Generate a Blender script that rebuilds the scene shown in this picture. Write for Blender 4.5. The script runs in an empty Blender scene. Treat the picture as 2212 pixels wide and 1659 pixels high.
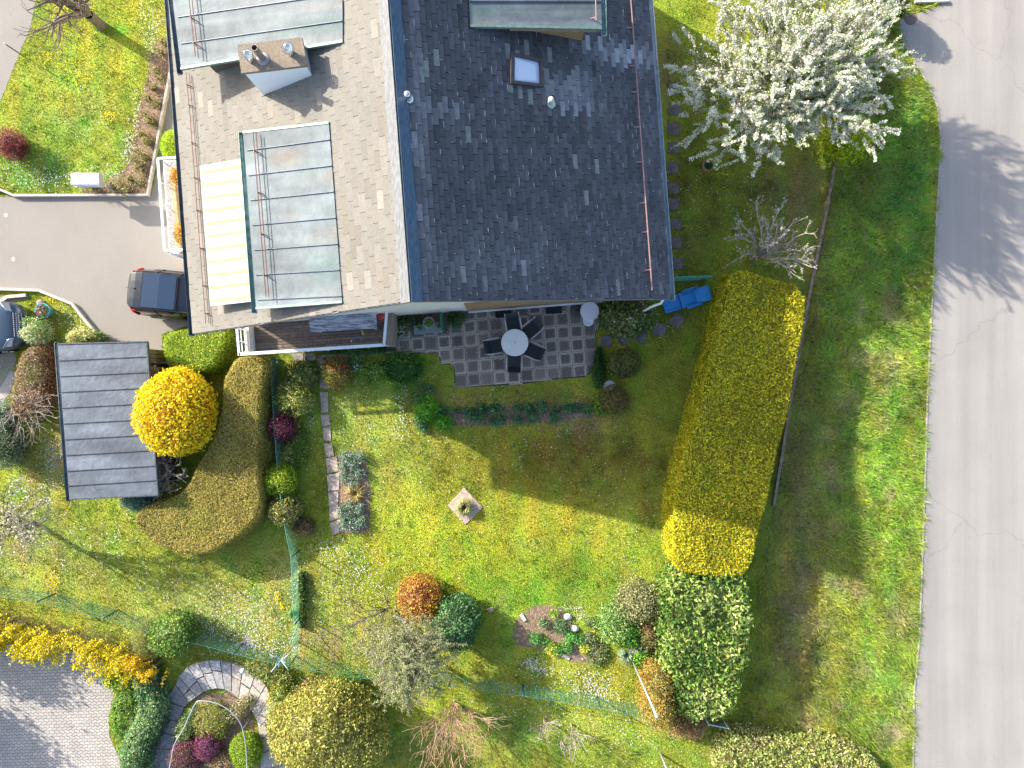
import bpy, bmesh, math, random
import numpy as np
from mathutils import Vector, Matrix
random.seed(7); RNG = np.random.default_rng(11)
R = math.radians
# ---------------------------------------------------------------- camera, sky, sun, exposure
CAMH, FOC = 26.9, 1533.0                     # camera height (m), focal length in units of a 2212 px wide picture
sc = bpy.context.scene
cd = bpy.data.cameras.new("camera"); cam = bpy.data.objects.new("camera", cd)
sc.collection.objects.link(cam); sc.camera = cam
cam.location = (0, 0, CAMH); cam.rotation_euler = (0, 0, 0)
cd.sensor_width = 36; cd.lens = 36*FOC/2212; cd.clip_end = 500; cd.clip_start = .1
SUN_EL, SUN_DIR = 26.2, 31.0                 # elevation; direction the shadows run, degrees below picture right
w = bpy.data.worlds.new("World"); sc.world = w; w.use_nodes = True
nt = w.node_tree; bg = nt.nodes["Background"]
sky = nt.nodes.new("ShaderNodeTexSky"); sky.sky_type = 'NISHITA'; sky.sun_disc = False
sky.sun_elevation = R(SUN_EL); sky.sun_rotation = R(-(90-SUN_DIR)); sky.altitude = 400
sky.air_density = .75; sky.dust_density = 2.5; sky.ozone_density = .6
nt.links.new(sky.outputs[0], bg.inputs[0]); bg.inputs[1].default_value = 0.15
sl = bpy.data.lights.new("sun", 'SUN'); sl.energy = 3.6; sl.angle = R(0.6); sl.color = (1, .93, .82)
so = bpy.data.objects.new("sun", sl); sc.collection.objects.link(so)
sv = Vector((-math.cos(R(SUN_DIR))*math.cos(R(SUN_EL)), math.sin(R(SUN_DIR))*math.cos(R(SUN_EL)), math.sin(R(SUN_EL))))
so.rotation_euler = sv.to_track_quat('Z', 'Y').to_euler()
so.location = sv*40
sc.view_settings.view_transform = 'Standard'; sc.view_settings.look = 'None'
sc.view_settings.gamma = 1; sc.view_settings.exposure = 1.5
sc.render.engine = 'CYCLES'
# ---------------------------------------------------------------- helpers
def P(X, Y, z=0.0):
    """where the sight line through photo position X, Y (2212 wide) meets height z"""
    k = (CAMH-z)/FOC
    return Vector(((X-1106)*k, -(Y-829.5)*k, z))
def hit(X, Y, p0, n):
    d = Vector(((X-1106)/FOC, -(Y-829.5)/FOC, -1)); o = Vector((0, 0, CAMH))
    return o + d*(n.dot(p0-o)/n.dot(d))
COL = sc.collection.objects
WORLD0 = {}
def tag(o, label=None, cat=None, group=None, kind=None):
    if label: o["label"] = label
    if cat: o["category"] = cat
    if group: o["group"] = group
    if kind: o["kind"] = kind
    return o
def thing(name, loc, label, cat, group=None, rz=0):
    o = bpy.data.objects.new(name, None); COL.link(o); o.empty_display_size = .2
    o.location = loc; o.rotation_euler = (0, 0, rz); WORLD0[o.name] = Vector(loc)
    return tag(o, label, cat, group)
def link_mesh(name, V, F, mat, parent=None, cols=None, smooth=False, local=False, uv=None):
    V = np.asarray(V, dtype=np.float64).reshape(-1, 3).copy()
    if parent is not None:
        org = Vector((0, 0, 0)) if local else WORLD0[parent.name]
    elif local: org = Vector((0, 0, 0))
    else:
        org = Vector(((V[:,0].min()+V[:,0].max())/2, (V[:,1].min()+V[:,1].max())/2, V[:,2].min()))
    V -= np.array(org)
    me = bpy.data.meshes.new(name)
    if isinstance(F, np.ndarray):
        n, k = F.shape
        me.vertices.add(len(V)); me.vertices.foreach_set("co", V.ravel())
        me.loops.add(n*k); me.loops.foreach_set("vertex_index", F.ravel().astype(np.int32))
        me.polygons.add(n); me.polygons.foreach_set("loop_start", np.arange(0, n*k, k, dtype=np.int32))
        me.update(calc_edges=True)
    else:
        me.from_pydata([tuple(v) for v in V], [], F); me.update()
    if cols is not None:
        c = np.ones((len(V), 4), dtype=np.float32); c[:, :3] = np.asarray(cols, dtype=np.float32).reshape(-1, 3)
        a = me.attributes.new("Col", 'FLOAT_COLOR', 'POINT'); a.data.foreach_set("color", c.ravel())
    if smooth:
        me.polygons.foreach_set("use_smooth", [True]*len(me.polygons))
    me.materials.append(mat)
    o = bpy.data.objects.new(name, me); COL.link(o)
    if parent is not None:
        o.parent = parent; WORLD0[o.name] = WORLD0[parent.name] if not local else Vector((0,0,0))
    else:
        o.location = org; WORLD0[o.name] = org
    return o
class MB:
    def __init__(s): s.v = []; s.f = []; s.c = []; s.col = (1, 1, 1)
    def add(s, vs, fs, col=None):
        b = len(s.v); s.v += [tuple(v) for v in vs]; s.f += [tuple(i+b for i in f) for f in fs]
        s.c += [col or s.col]*len(vs); return s
    def hexa(s, b, t, col=None):              # bottom four, top four corners
        return s.add(list(b)+list(t), [(3,2,1,0),(4,5,6,7),(0,1,5,4),(1,2,6,5),(2,3,7,6),(3,0,4,7)], col)
    def box(s, c, size, rz=0, col=None, rot=None, bev=0):
        m = rot if rot is not None else Matrix.Rotation(rz, 3, 'Z')
        c = Vector(c); x, y, z = [q/2 for q in size]
        if bev <= 0:
            pts = [c+m@Vector(p) for p in [(-x,-y,-z),(x,-y,-z),(x,y,-z),(-x,y,-z),(-x,-y,z),(x,-y,z),(x,y,z),(-x,y,z)]]
            return s.hexa(pts[:4], pts[4:], col)
        rings = []
        def ring(ix, zz):
            a, b2 = x-ix, y-ix; k = bev
            return [c+m@Vector(p) for p in [(-a+k,-b2,zz),(a-k,-b2,zz),(a,-b2+k,zz),(a,b2-k,zz),(a-k,b2,zz),(-a+k,b2,zz),(-a,b2-k,zz),(-a,-b2+k,zz)]]
        for ix, zz in ((bev,-z),(0,-z+bev),(0,z-bev),(bev,z)): rings.append(ring(ix, zz))
        return s.loft(rings, True, col)
    def loft(s, rings, caps=True, col=None, closed=True):
        n = len(rings[0]); vs = [p for r in rings for p in r]; fs = []
        for i in range(len(rings)-1):
            for j in range(n if closed else n-1):
                a = i*n+j; b = i*n+(j+1) % n; fs.append((a, b, b+n, a+n))
        if caps: fs.append(tuple(range(n-1, -1, -1))); fs.append(tuple(range((len(rings)-1)*n, len(rings)*n)))
        return s.add(vs, fs, col)
    def prism(s, poly, z0, z1, col=None):
        n = len(poly); vs = [Vector((p[0], p[1], z0)) for p in poly]+[Vector((p[0], p[1], z1)) for p in poly]
        return s.add(vs, [tuple(range(n-1, -1, -1)), tuple(range(n, 2*n))]+[(i, (i+1) % n, (i+1) % n+n, i+n) for i in range(n)], col)
    def sheet(s, poly, col=None):
        return s.add(poly, [tuple(range(len(poly)))], col)
    def tube(s, pts, rad, n=6, col=None, caps=True):
        pts = [Vector(p) for p in pts]
        if not hasattr(rad, '__len__'): rad = [rad]*len(pts)
        rings = []
        d0 = (pts[1]-pts[0]).normalized(); up = Vector((0,0,1)) if abs(d0.z) < .9 else Vector((1,0,0))
        a = d0.cross(up).normalized()
        for i, p in enumerate(pts):
            d = (pts[min(i+1, len(pts)-1)]-pts[max(i-1, 0)])
            if d.length < 1e-9: d = d0
            d.normalize(); a = (a-d*a.dot(d)); a = a.normalized() if a.length > 1e-6 else d.orthogonal().normalized()
            b = d.cross(a)
            rings.append([p+(a*math.cos(2*math.pi*k/n)+b*math.sin(2*math.pi*k/n))*rad[i] for k in range(n)])
        return s.loft(rings, caps, col)
    def lathe(s, prof, c, n=20, col=None, lumps=None):
        c = Vector(c)
        return s.loft([[c+Vector((r*math.cos(2*math.pi*k/n), r*math.sin(2*math.pi*k/n), z)) for k in range(n)] for r, z in prof], True, col)
    def build(s, name, mat, parent=None, smooth=False, local=False, cols=False):
        return link_mesh(name, np.array(s.v), s.f, mat, parent, s.c if cols else None, smooth, local)
def dup(root, loc, rz=0, label=None):
    r = root.copy(); COL.link(r); r.location = loc; r.rotation_euler = (0, 0, rz)
    if label: r["label"] = label
    def rec(a, b):
        for ch in list(a.children):
            c = ch.copy(); COL.link(c); c.parent = b; rec(ch, c)
    rec(root, r); return r
def inpoly(x, y, poly):
    x = np.asarray(x); y = np.asarray(y); r = np.zeros(x.shape, bool); n = len(poly)
    for i in range(n):
        x1, y1 = poly[i][0], poly[i][1]; x2, y2 = poly[(i+1) % n][0], poly[(i+1) % n][1]
        if y1 == y2: continue
        c = ((y1 > y) != (y2 > y)) & (x < (x2-x1)*(y-y1)/(y2-y1)+x1); r ^= c
    return r
_wv = {}
def sn(p, scale, seed=0):
    """smooth pseudo noise, about -1..1, at points p (N,3)"""
    if seed not in _wv:
        g = np.random.default_rng(seed+100); _wv[seed] = (g.normal(size=(9, 3)), g.uniform(0, 6.28, 9))
    W, ph = _wv[seed]
    return np.sin(p@(W.T)*scale+ph).sum(1)/4.2
# ---------------------------------------------------------------- materials
def newmat(name):
    m = bpy.data.materials.new(name); m.use_nodes = True
    return m, m.node_tree.nodes, m.node_tree.links, m.node_tree.nodes["Principled BSDF"]
def noise(N, L, scale, detail=4, rough=.6, vec=None, dist=0):
    t = N.new("ShaderNodeTexNoise"); t.inputs["Scale"].default_value = scale; t.inputs["Detail"].default_value = detail
    t.inputs["Roughness"].default_value = rough; t.inputs["Distortion"].default_value = dist
    if vec is not None: L.new(vec, t.inputs["Vector"])
    return t.outputs["Fac"]
def ramp(N, L, src, stops):
    r = N.new("ShaderNodeValToRGB"); e = r.color_ramp.elements
    while len(e) < len(stops): e.new(.5)
    for q, (p, c) in zip(e, stops):
        q.position = p; q.color = (c, c, c, 1) if not hasattr(c, '__len__') else (*c, 1)
    L.new(src, r.inputs[0]); return r.outputs[0]
def mixc(N, L, fac, a, b, mode='MIX'):
    m = N.new("ShaderNodeMix"); m.data_type = 'RGBA'; m.blend_type = mode
    for sock, v in ((m.inputs[0], fac), (m.inputs[6], a), (m.inputs[7], b)):
        if hasattr(v, 'is_linked') or hasattr(v, 'links'): L.new(v, sock)
        elif hasattr(v, '__len__'): sock.default_value = (*v, 1)
        else: sock.default_value = v
    return m.outputs[2]
def bump(N, L, b, h, strength=.5, dist=.01):
    n = N.new("ShaderNodeBump"); n.inputs["Strength"].default_value = strength; n.inputs["Distance"].default_value = dist
    L.new(h, n.inputs["Height"]); L.new(n.outputs[0], b.inputs["Normal"])
def objco(N): return N.new("ShaderNodeTexCoord").outputs["Object"]
def mapping(N, L, vec, scale=(1,1,1), rot=(0,0,0), loc=(0,0,0)):
    m = N.new("ShaderNodeMapping"); L.new(vec, m.inputs[0]); m.inputs["Scale"].default_value = scale
    m.inputs["Rotation"].default_value = rot; m.inputs["Location"].default_value = loc; return m.outputs[0]
def simple(name, c1, c2=None, scale=6, rough=.6, metal=0, bstr=0, bscale=60, bdist=.005, spec=.5, stops=(.35, .65), stretch=(1,1,1)):
    m, N, L, b = newmat(name); co = mapping(N, L, objco(N), stretch)
    if c2 is not None:
        L.new(ramp(N, L, noise(N, L, scale, 5, .65, co), [(stops[0], c1), (stops[1], c2)]), b.inputs["Base Color"])
    else: b.inputs["Base Color"].default_value = (*c1, 1)
    b.inputs["Roughness"].default_value = rough; b.inputs["Metallic"].default_value = metal
    b.inputs["Specular IOR Level"].default_value = spec
    if bstr: bump(N, L, b, noise(N, L, bscale, 4, .6, co), bstr, bdist)
    return m
def leafmat(name, rough=.55, trans=.3, spec=.3):
    m, N, L, b = newmat(name); a = N.new("ShaderNodeAttribute"); a.attribute_name = "Col"
    L.new(a.outputs["Color"], b.inputs["Base Color"]); b.inputs["Roughness"].default_value = rough
    b.inputs["Specular IOR Level"].default_value = spec
    if trans:
        t = N.new("ShaderNodeBsdfTranslucent"); L.new(a.outputs["Color"], t.inputs[0])
        mx = N.new("ShaderNodeMixShader"); mx.inputs[0].default_value = trans
        L.new(b.outputs[0], mx.inputs[1]); L.new(t.outputs[0], mx.inputs[2])
        L.new(mx.outputs[0], N["Material Output"].inputs[0])
    return m
def attrmat(name, rough=.8, nscale=25, namt=.35, bstr=.3, bscale=80, bdist=.005, spec=.3, metal=0, stretch=(1,1,1)):
    m, N, L, b = newmat(name); a = N.new("ShaderNodeAttribute"); a.attribute_name = "Col"; co = mapping(N, L, objco(N), stretch)
    f = ramp(N, L, noise(N, L, nscale, 6, .7, co), [(.3, 1-namt), (.7, 1+namt)])
    L.new(mixc(N, L, 1.0, a.outputs["Color"], f, 'MULTIPLY'), b.inputs["Base Color"])
    b.inputs["Roughness"].default_value = rough; b.inputs["Specular IOR Level"].default_value = spec; b.inputs["Metallic"].default_value = metal
    if bstr: bump(N, L, b, noise(N, L, bscale, 3, .6, co), bstr, bdist)
    return m
LEAF = leafmat("leaf"); PETAL = leafmat("petal", .7, .25, .1); GLOSSLEAF = leafmat("gloss_leaf", .5, .2, .35)
GRASS = leafmat("grass_blade", .6, .35, .2)
BARK = simple("bark", (.10,.075,.055), (.26,.21,.16), 14, .9, bstr=.6, bscale=40)
BARKPALE = simple("pale_bark", (.24,.20,.16), (.46,.40,.33), 14, .85, bstr=.4)
BARKRED = simple("reddish_twig", (.30,.17,.10), (.50,.33,.22), 10, .8)
WHITE = simple("white_paint", (.78,.80,.82), (.70,.73,.76), 8, .45)
ALU = simple("aluminium", (.62,.64,.66), (.5,.52,.54), 8, .35, .7)
BLACKMETAL = simple("black_metal", (.02,.022,.025), (.04,.04,.045), 8, .45, .2)
GREENWIRE = simple("green_coated_wire", (.06,.30,.22), (.12,.40,.30), 5, .5)
TERRA = simple("terracotta", (.48,.19,.10), (.60,.30,.19), 12, .85, bstr=.2)
SOIL = simple("soil", (.16,.10,.065), (.36,.25,.18), 9, .95, bstr=1.0, bscale=22, bdist=.05)
STONE = simple("stone_slab", (.30,.27,.25), (.50,.45,.41), 7, .9, bstr=.5, bscale=50)
# ---------------------------------------------------------------- vegetation helpers
FOL = 1.5; LSC = 1.3
def jit(c, n, amt=.18, rng=RNG):
    c = np.asarray(c, float); return np.clip(c[None, :]*(1+rng.normal(0, amt, (n, 1)))*(1+rng.normal(0, amt*.35, (n, 3))), .002, .95)
def leaf_arrays(C, Nrm, size, cols, aspect=.5, up=0):
    n = len(C); rnd = RNG.normal(size=(n, 3))
    Nrm = Nrm/np.maximum(np.linalg.norm(Nrm, axis=1, keepdims=True), 1e-6)
    T = np.cross(Nrm, rnd); T /= np.maximum(np.linalg.norm(T, axis=1, keepdims=True), 1e-6); B = np.cross(Nrm, T)
    s = np.asarray(size).reshape(-1, 1)
    V = np.stack([C-T*s*.5, C+B*s*.5*aspect+Nrm*s*.06, C+T*s*.5, C-B*s*.5*aspect+Nrm*s*.06], 1).reshape(-1, 3)
    F = np.arange(4*n, dtype=np.int32).reshape(n, 4); return V, F, np.repeat(cols, 4, axis=0)
def mix_cols(P3, palette, scale=2.5, seed=1, jitter=.16, probs=None):
    """each leaf takes a palette colour; neighbours tend to agree so clumps show"""
    n = len(P3); k = len(palette); v = sn(P3, scale, seed)*.42+sn(P3, scale*3.1, seed+1)*.22+RNG.normal(0, .28, n)
    if probs is None: probs = np.ones(k)/k
    cut = np.cumsum(probs)/np.sum(probs); q = np.argsort(np.argsort(v))/n
    idx = np.searchsorted(cut, q).clip(0, k-1)
    c = np.asarray(palette, float)[idx]
    return np.clip(c*(1+RNG.normal(0, jitter, (n, 1)))*(1+RNG.normal(0, jitter*.3, (n, 3))), .002, .95)
def tri_sample(V, F, n):
    V = np.asarray(V); F = np.asarray(F); a, b, c = V[F[:,0]], V[F[:,1]], V[F[:,2]]
    cr = np.cross(b-a, c-a); ar = np.linalg.norm(cr, axis=1)/2; k = RNG.choice(len(F), n, p=ar/ar.sum())
    u, v = RNG.random(n), RNG.random(n); fl = u+v > 1; u[fl] = 1-u[fl]; v[fl] = 1-v[fl]
    p = a[k]+(b[k]-a[k])*u[:,None]+(c[k]-a[k])*v[:,None]; nn = cr[k]/np.maximum(2*ar[k][:,None], 1e-9)
    return p, nn, ar.sum()
def ball_mesh(c, r, lump=.08, seed=3, sub=4, flat=.0):
    bm = bmesh.new(); bmesh.ops.create_icosphere(bm, subdivisions=sub, radius=1)
    V = np.array([v.co[:] for v in bm.verts]); F = np.array([[v.index for v in f.verts] for f in bm.faces]); bm.free()
    d = 1+lump*(sn(V+seed, 2.2, seed)*.7+sn(V+seed, 5.0, seed+1)*.4)
    V = V*d[:,None]; V = np.array(c)+V*np.array(r); return V, F
def inset(poly, d):
    """offset a polygon (list of 2D) inwards by d metres"""
    n = len(poly); A = sum(poly[i][0]*poly[(i+1)%n][1]-poly[(i+1)%n][0]*poly[i][1] for i in range(n)); s = 1 if A > 0 else -1
    out = []
    for i in range(n):
        p0, p, p1 = Vector(poly[i-1][:2]), Vector(poly[i][:2]), Vector(poly[(i+1)%n][:2])
        e0 = (p-p0).normalized(); e1 = (p1-p).normalized(); n0 = Vector((-e0.y, e0.x)); n1 = Vector((-e1.y, e1.x))
        m = (n0+n1); m = m.normalized() if m.length > 1e-4 else n0; k = max(.45, m.dot(n0)); out.append(p+m*(s*d/k))
    return out
def resample(poly, step):
    out = []; n = len(poly)
    for i in range(n):
        a, b = Vector(poly[i][:2]), Vector(poly[(i+1)%n][:2]); k = max(1, int((b-a).length/step))
        out += [a.lerp(b, j/k) for j in range(k)]
    return out
def smoothpoly(poly, it=2):
    p = [Vector(q[:2]) for q in poly]
    for _ in range(it):
        q = []
        for i in range(len(p)):
            a, b = p[i], p[(i+1)%len(p)]; q += [a.lerp(b, .25), a.lerp(b, .75)]
        p = q
    return p
def hedge_mesh(top, h, shoulder=.15, batter=.08, step=.3, lump=.04, seed=5):
    poly = resample(top, step); n = len(poly)
    A = sum(poly[i][0]*poly[(i+1)%n][1]-poly[(i+1)%n][0]*poly[i][1] for i in range(n))
    if A < 0: poly = poly[::-1]
    rings = [(inset(poly, -batter), 0), (inset(poly, -batter*.6), h*.45), (poly, h-shoulder), (inset(poly, shoulder*.35), h-shoulder*.3), (inset(poly, shoulder), h)]
    V = []; F = []
    for pp, z in rings: V += [(p.x, p.y, z) for p in pp]
    for i in range(len(rings)-1):
        for j in range(n):
            a, b = i*n+j, i*n+(j+1)%n; F += [(a, b, b+n), (a, b+n, a+n)]
    bm = bmesh.new(); vs = [bm.verts.new(v) for v in V[-n:]]; f = bm.faces.new(vs); bmesh.ops.triangulate(bm, faces=[f])
    bm.verts.index_update(); base = len(V)-n
    for f in bm.faces: F.append(tuple(base+v.index for v in f.verts))
    bm.free(); V = np.array(V); return V, np.array(F)
def leafy(name, V, F, mat, parent, palette, leaf=.06, cover=1.2, fluff=.04, nj=.7, aspect=.5, seed=1, scale=2.5, probs=None, core=.93, corecol=None, flowers=None, jitter=.27, lump=.04, gap=-.62, clump=.035):
    leaf = leaf*LSC
    """closed hull V, F clothed in leaves; hull itself stays inside as the dense inner growth"""
    V = np.asarray(V, float); ctr = V.mean(0); palette = np.clip(np.asarray(palette, float)*FOL, 0, .9)
    hull = V.copy(); 
    p, nn, area = tri_sample(V, F, 10); n = int(area*cover/(leaf*leaf*aspect*.5))
    p, nn, _ = tri_sample(V, F, n)
    lz = V[:,2].min()
    cl = sn(p, 8.5, seed+3)*.6+sn(p, 17, seed+5)*.4; keep = cl > gap; p, nn, cl = p[keep], nn[keep], cl[keep]; n = len(p)
    p = p+nn*((sn(p, 2.6, seed)*lump+cl*clump)[:,None])+nn*(RNG.normal(0, 1, (n, 1))*fluff)
    nr = nn+RNG.normal(0, nj, (n, 3)); cols = mix_cols(p, palette, scale, seed, jitter, probs)
    sz = leaf*RNG.uniform(.7, 1.35, n); sel = p[:,2] > .02
    LV, LF, LC = leaf_arrays(p[sel], nr[sel], sz[sel], cols[sel], aspect)
    parts = [(LV, LF, LC)]
    if flowers:
        for (fc, dens, fs) in flowers:
            q, qn, a2 = tri_sample(V, F, max(4, int(area*dens))); q = q+qn*fluff*1.2
            qs = q[:,2] > .05
            parts.append(leaf_arrays(q[qs], (qn+RNG.normal(0, .3, q.shape))[qs], fs*RNG.uniform(.7, 1.3, qs.sum()), jit(fc, qs.sum(), .08), .9))
    o = 0; VV, FF, CC = [], [], []
    for a, b, c in parts: VV.append(a); FF.append(b+o); CC.append(c); o += len(a)
    if core:
        Fa = np.asarray(F); fn = np.cross(hull[Fa[:,1]]-hull[Fa[:,0]], hull[Fa[:,2]]-hull[Fa[:,0]]); vn = np.zeros_like(hull)
        for k_ in range(3): np.add.at(vn, Fa[:,k_], fn)
        vn /= np.maximum(np.linalg.norm(vn, axis=1, keepdims=True), 1e-9)
        off = lump*.9+fluff*.8+clump+.01+(1-core)*.15; cV = hull-vn*off; cV[:,2] = np.where(hull[:,2] < lz+.02, hull[:,2], cV[:,2])
        cc = np.asarray(corecol) if corecol is not None else np.mean(palette, axis=0)*.45+np.array([.03,.022,.01])  # core darker than the leaves: puts shade, and brown inner wood, into gaps
        n0 = sum(len(a) for a in VV)
        allV = np.concatenate(VV+[cV]); allF = [tuple(r) for r in np.concatenate(FF).tolist()]+[tuple(int(x)+n0 for x in r) for r in F]
        allC = np.concatenate(CC+[np.repeat(cc[None,:], len(cV), 0)])
        return link_mesh(name, allV, allF, mat, parent, allC)
    return link_mesh(name, np.concatenate(VV), np.concatenate(FF), mat, parent, np.concatenate(CC))
def stems(c, top, n=3, r=.025, spread=.15, mat=None, parent=None, name='stem'):
    m = MB(); c = Vector(c)
    for i in range(n):
        a = random.uniform(0, 6.28); e = c+Vector((math.cos(a)*spread, math.sin(a)*spread, top-c.z))
        m.tube([c+Vector((math.cos(a)*.03, math.sin(a)*.03, 0)), c.lerp(e, .5)+Vector((random.uniform(-.03,.03), random.uniform(-.03,.03), 0)), e], [r, r*.75, r*.4], 5)
    return m.build(name, mat or BARK, parent, True)
def shrub(name, label, cat, X, Y, rx, ry, h, palette, leaf=.06, z0=0.0, group=None, mat=None, lump=.13, rot=0, zc=None, **kw):
    """rounded shrub whose crown is centred on the sight line X, Y; rx, ry in picture units; crown from z0 to h"""
    zc = (z0+h)/2 if zc is None else zc; c = P(X, Y, zc); k = (CAMH-zc)/FOC; rz = (h-z0)/2
    if z0 < .3: c.z = h*.42; rz = h-c.z
    t = thing(name, (c.x, c.y, 0), label, cat, group)
    V, F = ball_mesh((0,0,0), (rx*k, ry*k, rz), lump, seed=int(X+Y) % 97, sub=3 if max(rx, ry) < 30 else 4)
    if rot:
        a = R(rot); V = V@np.array([[math.cos(a), math.sin(a), 0], [-math.sin(a), math.cos(a), 0], [0,0,1]])
    V += np.array([c.x, c.y, c.z]); V[:,2] = np.maximum(V[:,2], .01)
    kw.setdefault('nj', .9); kw['fluff'] = kw.get('fluff', .04)*1.15
    leafy('foliage', V, F, mat or LEAF, t, palette, leaf, seed=int(X) % 50, **kw)
    stems((c.x, c.y, 0), max(.12, c.z), 3, .012+.012*h, .3*rx*k, parent=t)
    return t
def grow(p, d, length, r, depth, out, bend=.25, split=3, spread=.6, shrink=.68, lift=.1, seg=4, tips=None, minr=.004):
    pts = [Vector(p)]; rad = [r]; d = Vector(d).normalized()
    for i in range(seg):
        d = (d+Vector((random.gauss(0, bend), random.gauss(0, bend), random.gauss(0, bend*.6)+lift))*.5).normalized()
        pts.append(pts[-1]+d*length/seg); rad.append(max(minr, r*(1-.45*(i+1)/seg)))
    out.append((pts, rad))
    if depth <= 0:
        if tips is not None: tips.append(pts)
        return
    for k in range(split):
        j = random.randint(max(1, seg-2), seg) if k else seg
        ax = d.orthogonal().normalized(); ax.rotate(Matrix.Rotation(random.uniform(0, 6.28), 3, d))
        nd = (d+ax*spread*random.uniform(.6, 1.3)).normalized()
        grow(pts[j], nd, length*shrink*random.uniform(.75, 1.2), rad[j]*.72, depth-1, out, bend, split, spread, shrink, lift, seg, tips, minr)
def branch_mesh(name, out, mat, parent, n=4):
    m = MB()
    for pts, rad in out: m.tube(pts, rad, n if rad[0] < .03 else 7, caps=False)
    return m.build(name, mat, parent, True)
def math_(N, L, op, a, b=None):
    n = N.new("ShaderNodeMath"); n.operation = op
    for i, v in enumerate((a, b)):
        if v is None: continue
        if isinstance(v, (int, float)): n.inputs[i].default_value = v
        else: L.new(v, n.inputs[i])
    return n.outputs[0]
# ---------------------------------------------------------------- the ground and what is laid on it
K0 = CAMH/FOC
def G(X, Y): return ((X-1106)*K0, -(Y-829.5)*K0)
def px(poly): return [P(x, y) for x, y in poly]
# soft patches of differing sward: X, Y, rx, ry, colour, strength
PATCH = [
 (1160,1010,230,90,(.17,.14,.02),.75),(1290,1000,170,90,(.17,.13,.025),.6),(1000,1180,260,120,(.25,.29,.02),.8),(1180,1290,180,80,(.12,.26,.02),.7),
 (1150,1130,150,60,(.24,.22,.02),.6),(820,960,110,120,(.24,.28,.05),.7),(760,900,60,80,(.22,.27,.05),.6),(560,1290,160,90,(.26,.29,.06),.7),(300,1230,190,70,(.20,.24,.04),.6),
 (420,1330,220,70,(.28,.31,.08),.6),(190,1190,80,90,(.17,.22,.03),.6),(60,1200,120,80,(.20,.20,.08),.6),(130,1000,60,60,(.30,.24,.12),.8),(700,1390,130,50,(.26,.23,.08),.8),
 (330,1150,160,70,(.14,.22,.02),.5),(110,150,90,110,(.22,.30,.04),.6),(170,260,110,100,(.20,.26,.05),.7),(60,330,100,60,(.12,.26,.03),.7),(250,110,70,80,(.26,.33,.03),.6),(90,380,100,30,(.12,.25,.04),.8),
 (1010,870,160,30,(.20,.17,.06),.6),(1240,900,70,40,(.33,.22,.14),.5),(1490,480,40,140,(.14,.12,.03),.6),(1700,420,80,90,(.20,.15,.06),.8),(1560,420,120,90,(.13,.14,.02),.6),
 (1760,450,35,190,(.24,.20,.06),.7),(1430,690,60,40,(.10,.13,.02),.6),(1500,900,60,160,(.13,.15,.02),.5),(1340,1060,90,60,(.22,.19,.03),.5),(1330,1340,90,70,(.13,.25,.03),.5),
 (950,1620,190,60,(.25,.27,.06),.5),(1200,1600,160,70,(.22,.30,.05),.5),(1120,1560,80,40,(.10,.22,.03),.5),(1400,1620,150,50,(.22,.30,.04),.6),
 (1740,1250,60,300,(.22,.18,.08),.55),(1700,880,40,200,(.20,.16,.07),.6),(1820,1000,60,260,(.11,.21,.03),.6),(1930,1000,70,500,(.155,.27,.03),.9),(1900,1500,80,180,(.165,.27,.035),.85),(1960,400,60,260,(.08,.24,.03),.8),
 (1840,600,70,200,(.11,.25,.03),.6),(880,810,60,50,(.05,.17,.03),.7),(660,830,40,90,(.18,.22,.06),.6),(700,920,26,160,(.14,.22,.03),.6),(620,1230,40,60,(.22,.22,.08),.6),(1450,40,40,60,(.17,.26,.02),.6),(1440,150,30,90,(.18,.13,.07),.6)]
random.seed(3)
for i in range(40):      # bare, straw coloured spots of the bank beside the road, tufts of lusher green elsewhere
    y = random.uniform(620, 1640); x = random.uniform(1690, 1960)
    PATCH.append((x, y, random.uniform(8, 30), random.uniform(8, 34), (.33,.27,.14), random.uniform(.3, .65)))
for i in range(120):
    x, y = random.uniform(0, 1450), random.uniform(760, 1659)
    PATCH.append((x, y, random.uniform(8, 40), random.uniform(8, 30), random.choice([(.10,.24,.02),(.26,.28,.06),(.20,.21,.04),(.12,.22,.03)]), random.uniform(.25, .6)))
for i in range(40):
    x, y = random.uniform(40, 360), random.uniform(20, 410)
    PATCH.append((x, y, random.uniform(8, 30), random.uniform(8, 26), random.choice([(.10,.28,.03),(.32,.34,.03),(.22,.24,.06)]), random.uniform(.25, .6)))
def sward(X, Y, detail=True):
    X = np.asarray(X, float); Y = np.asarray(Y, float); n = len(X)
    c = np.repeat(np.array([[.235,.265,.030]]), n, 0)
    q = np.column_stack([X, Y, X*0])/57
    for (cx, cy, rx, ry, col, s) in PATCH:
        d = ((X-cx)/rx)**2+((Y-cy)/ry)**2; m = d < 4
        if not m.any(): continue
        wv = (np.exp(-d[m]*.9)*s*(1+.5*sn(q[m], 4, 4)+.3*sn(q[m], 9, 12))).clip(0, 1)[:, None]
        c[m] = c[m]*(1-wv)+np.array(col)*wv
    f = 1+.16*sn(q, 1.3, 5)+.16*sn(q, 4.2, 6)+.10*sn(q, 11, 7)
    c = c*f[:,None]; c[:,0] *= 1+.14*sn(q, 2.4, 8)
    return np.clip(c*1.38, .008, .9)
gx = np.arange(-400, 2640, 7.0); gy = np.arange(-330, 2010, 7.0); XX, YY = np.meshgrid(gx, gy)
Xf, Yf = XX.ravel(), YY.ravel(); q = np.column_stack([Xf, Yf, Xf*0])/57
Z = -.012+.012*sn(q, 3, 9)
V = np.column_stack([(Xf-1106)*K0, -(Yf-829.5)*K0, Z*0-.002]); nx = len(gx); ny = len(gy)
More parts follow.
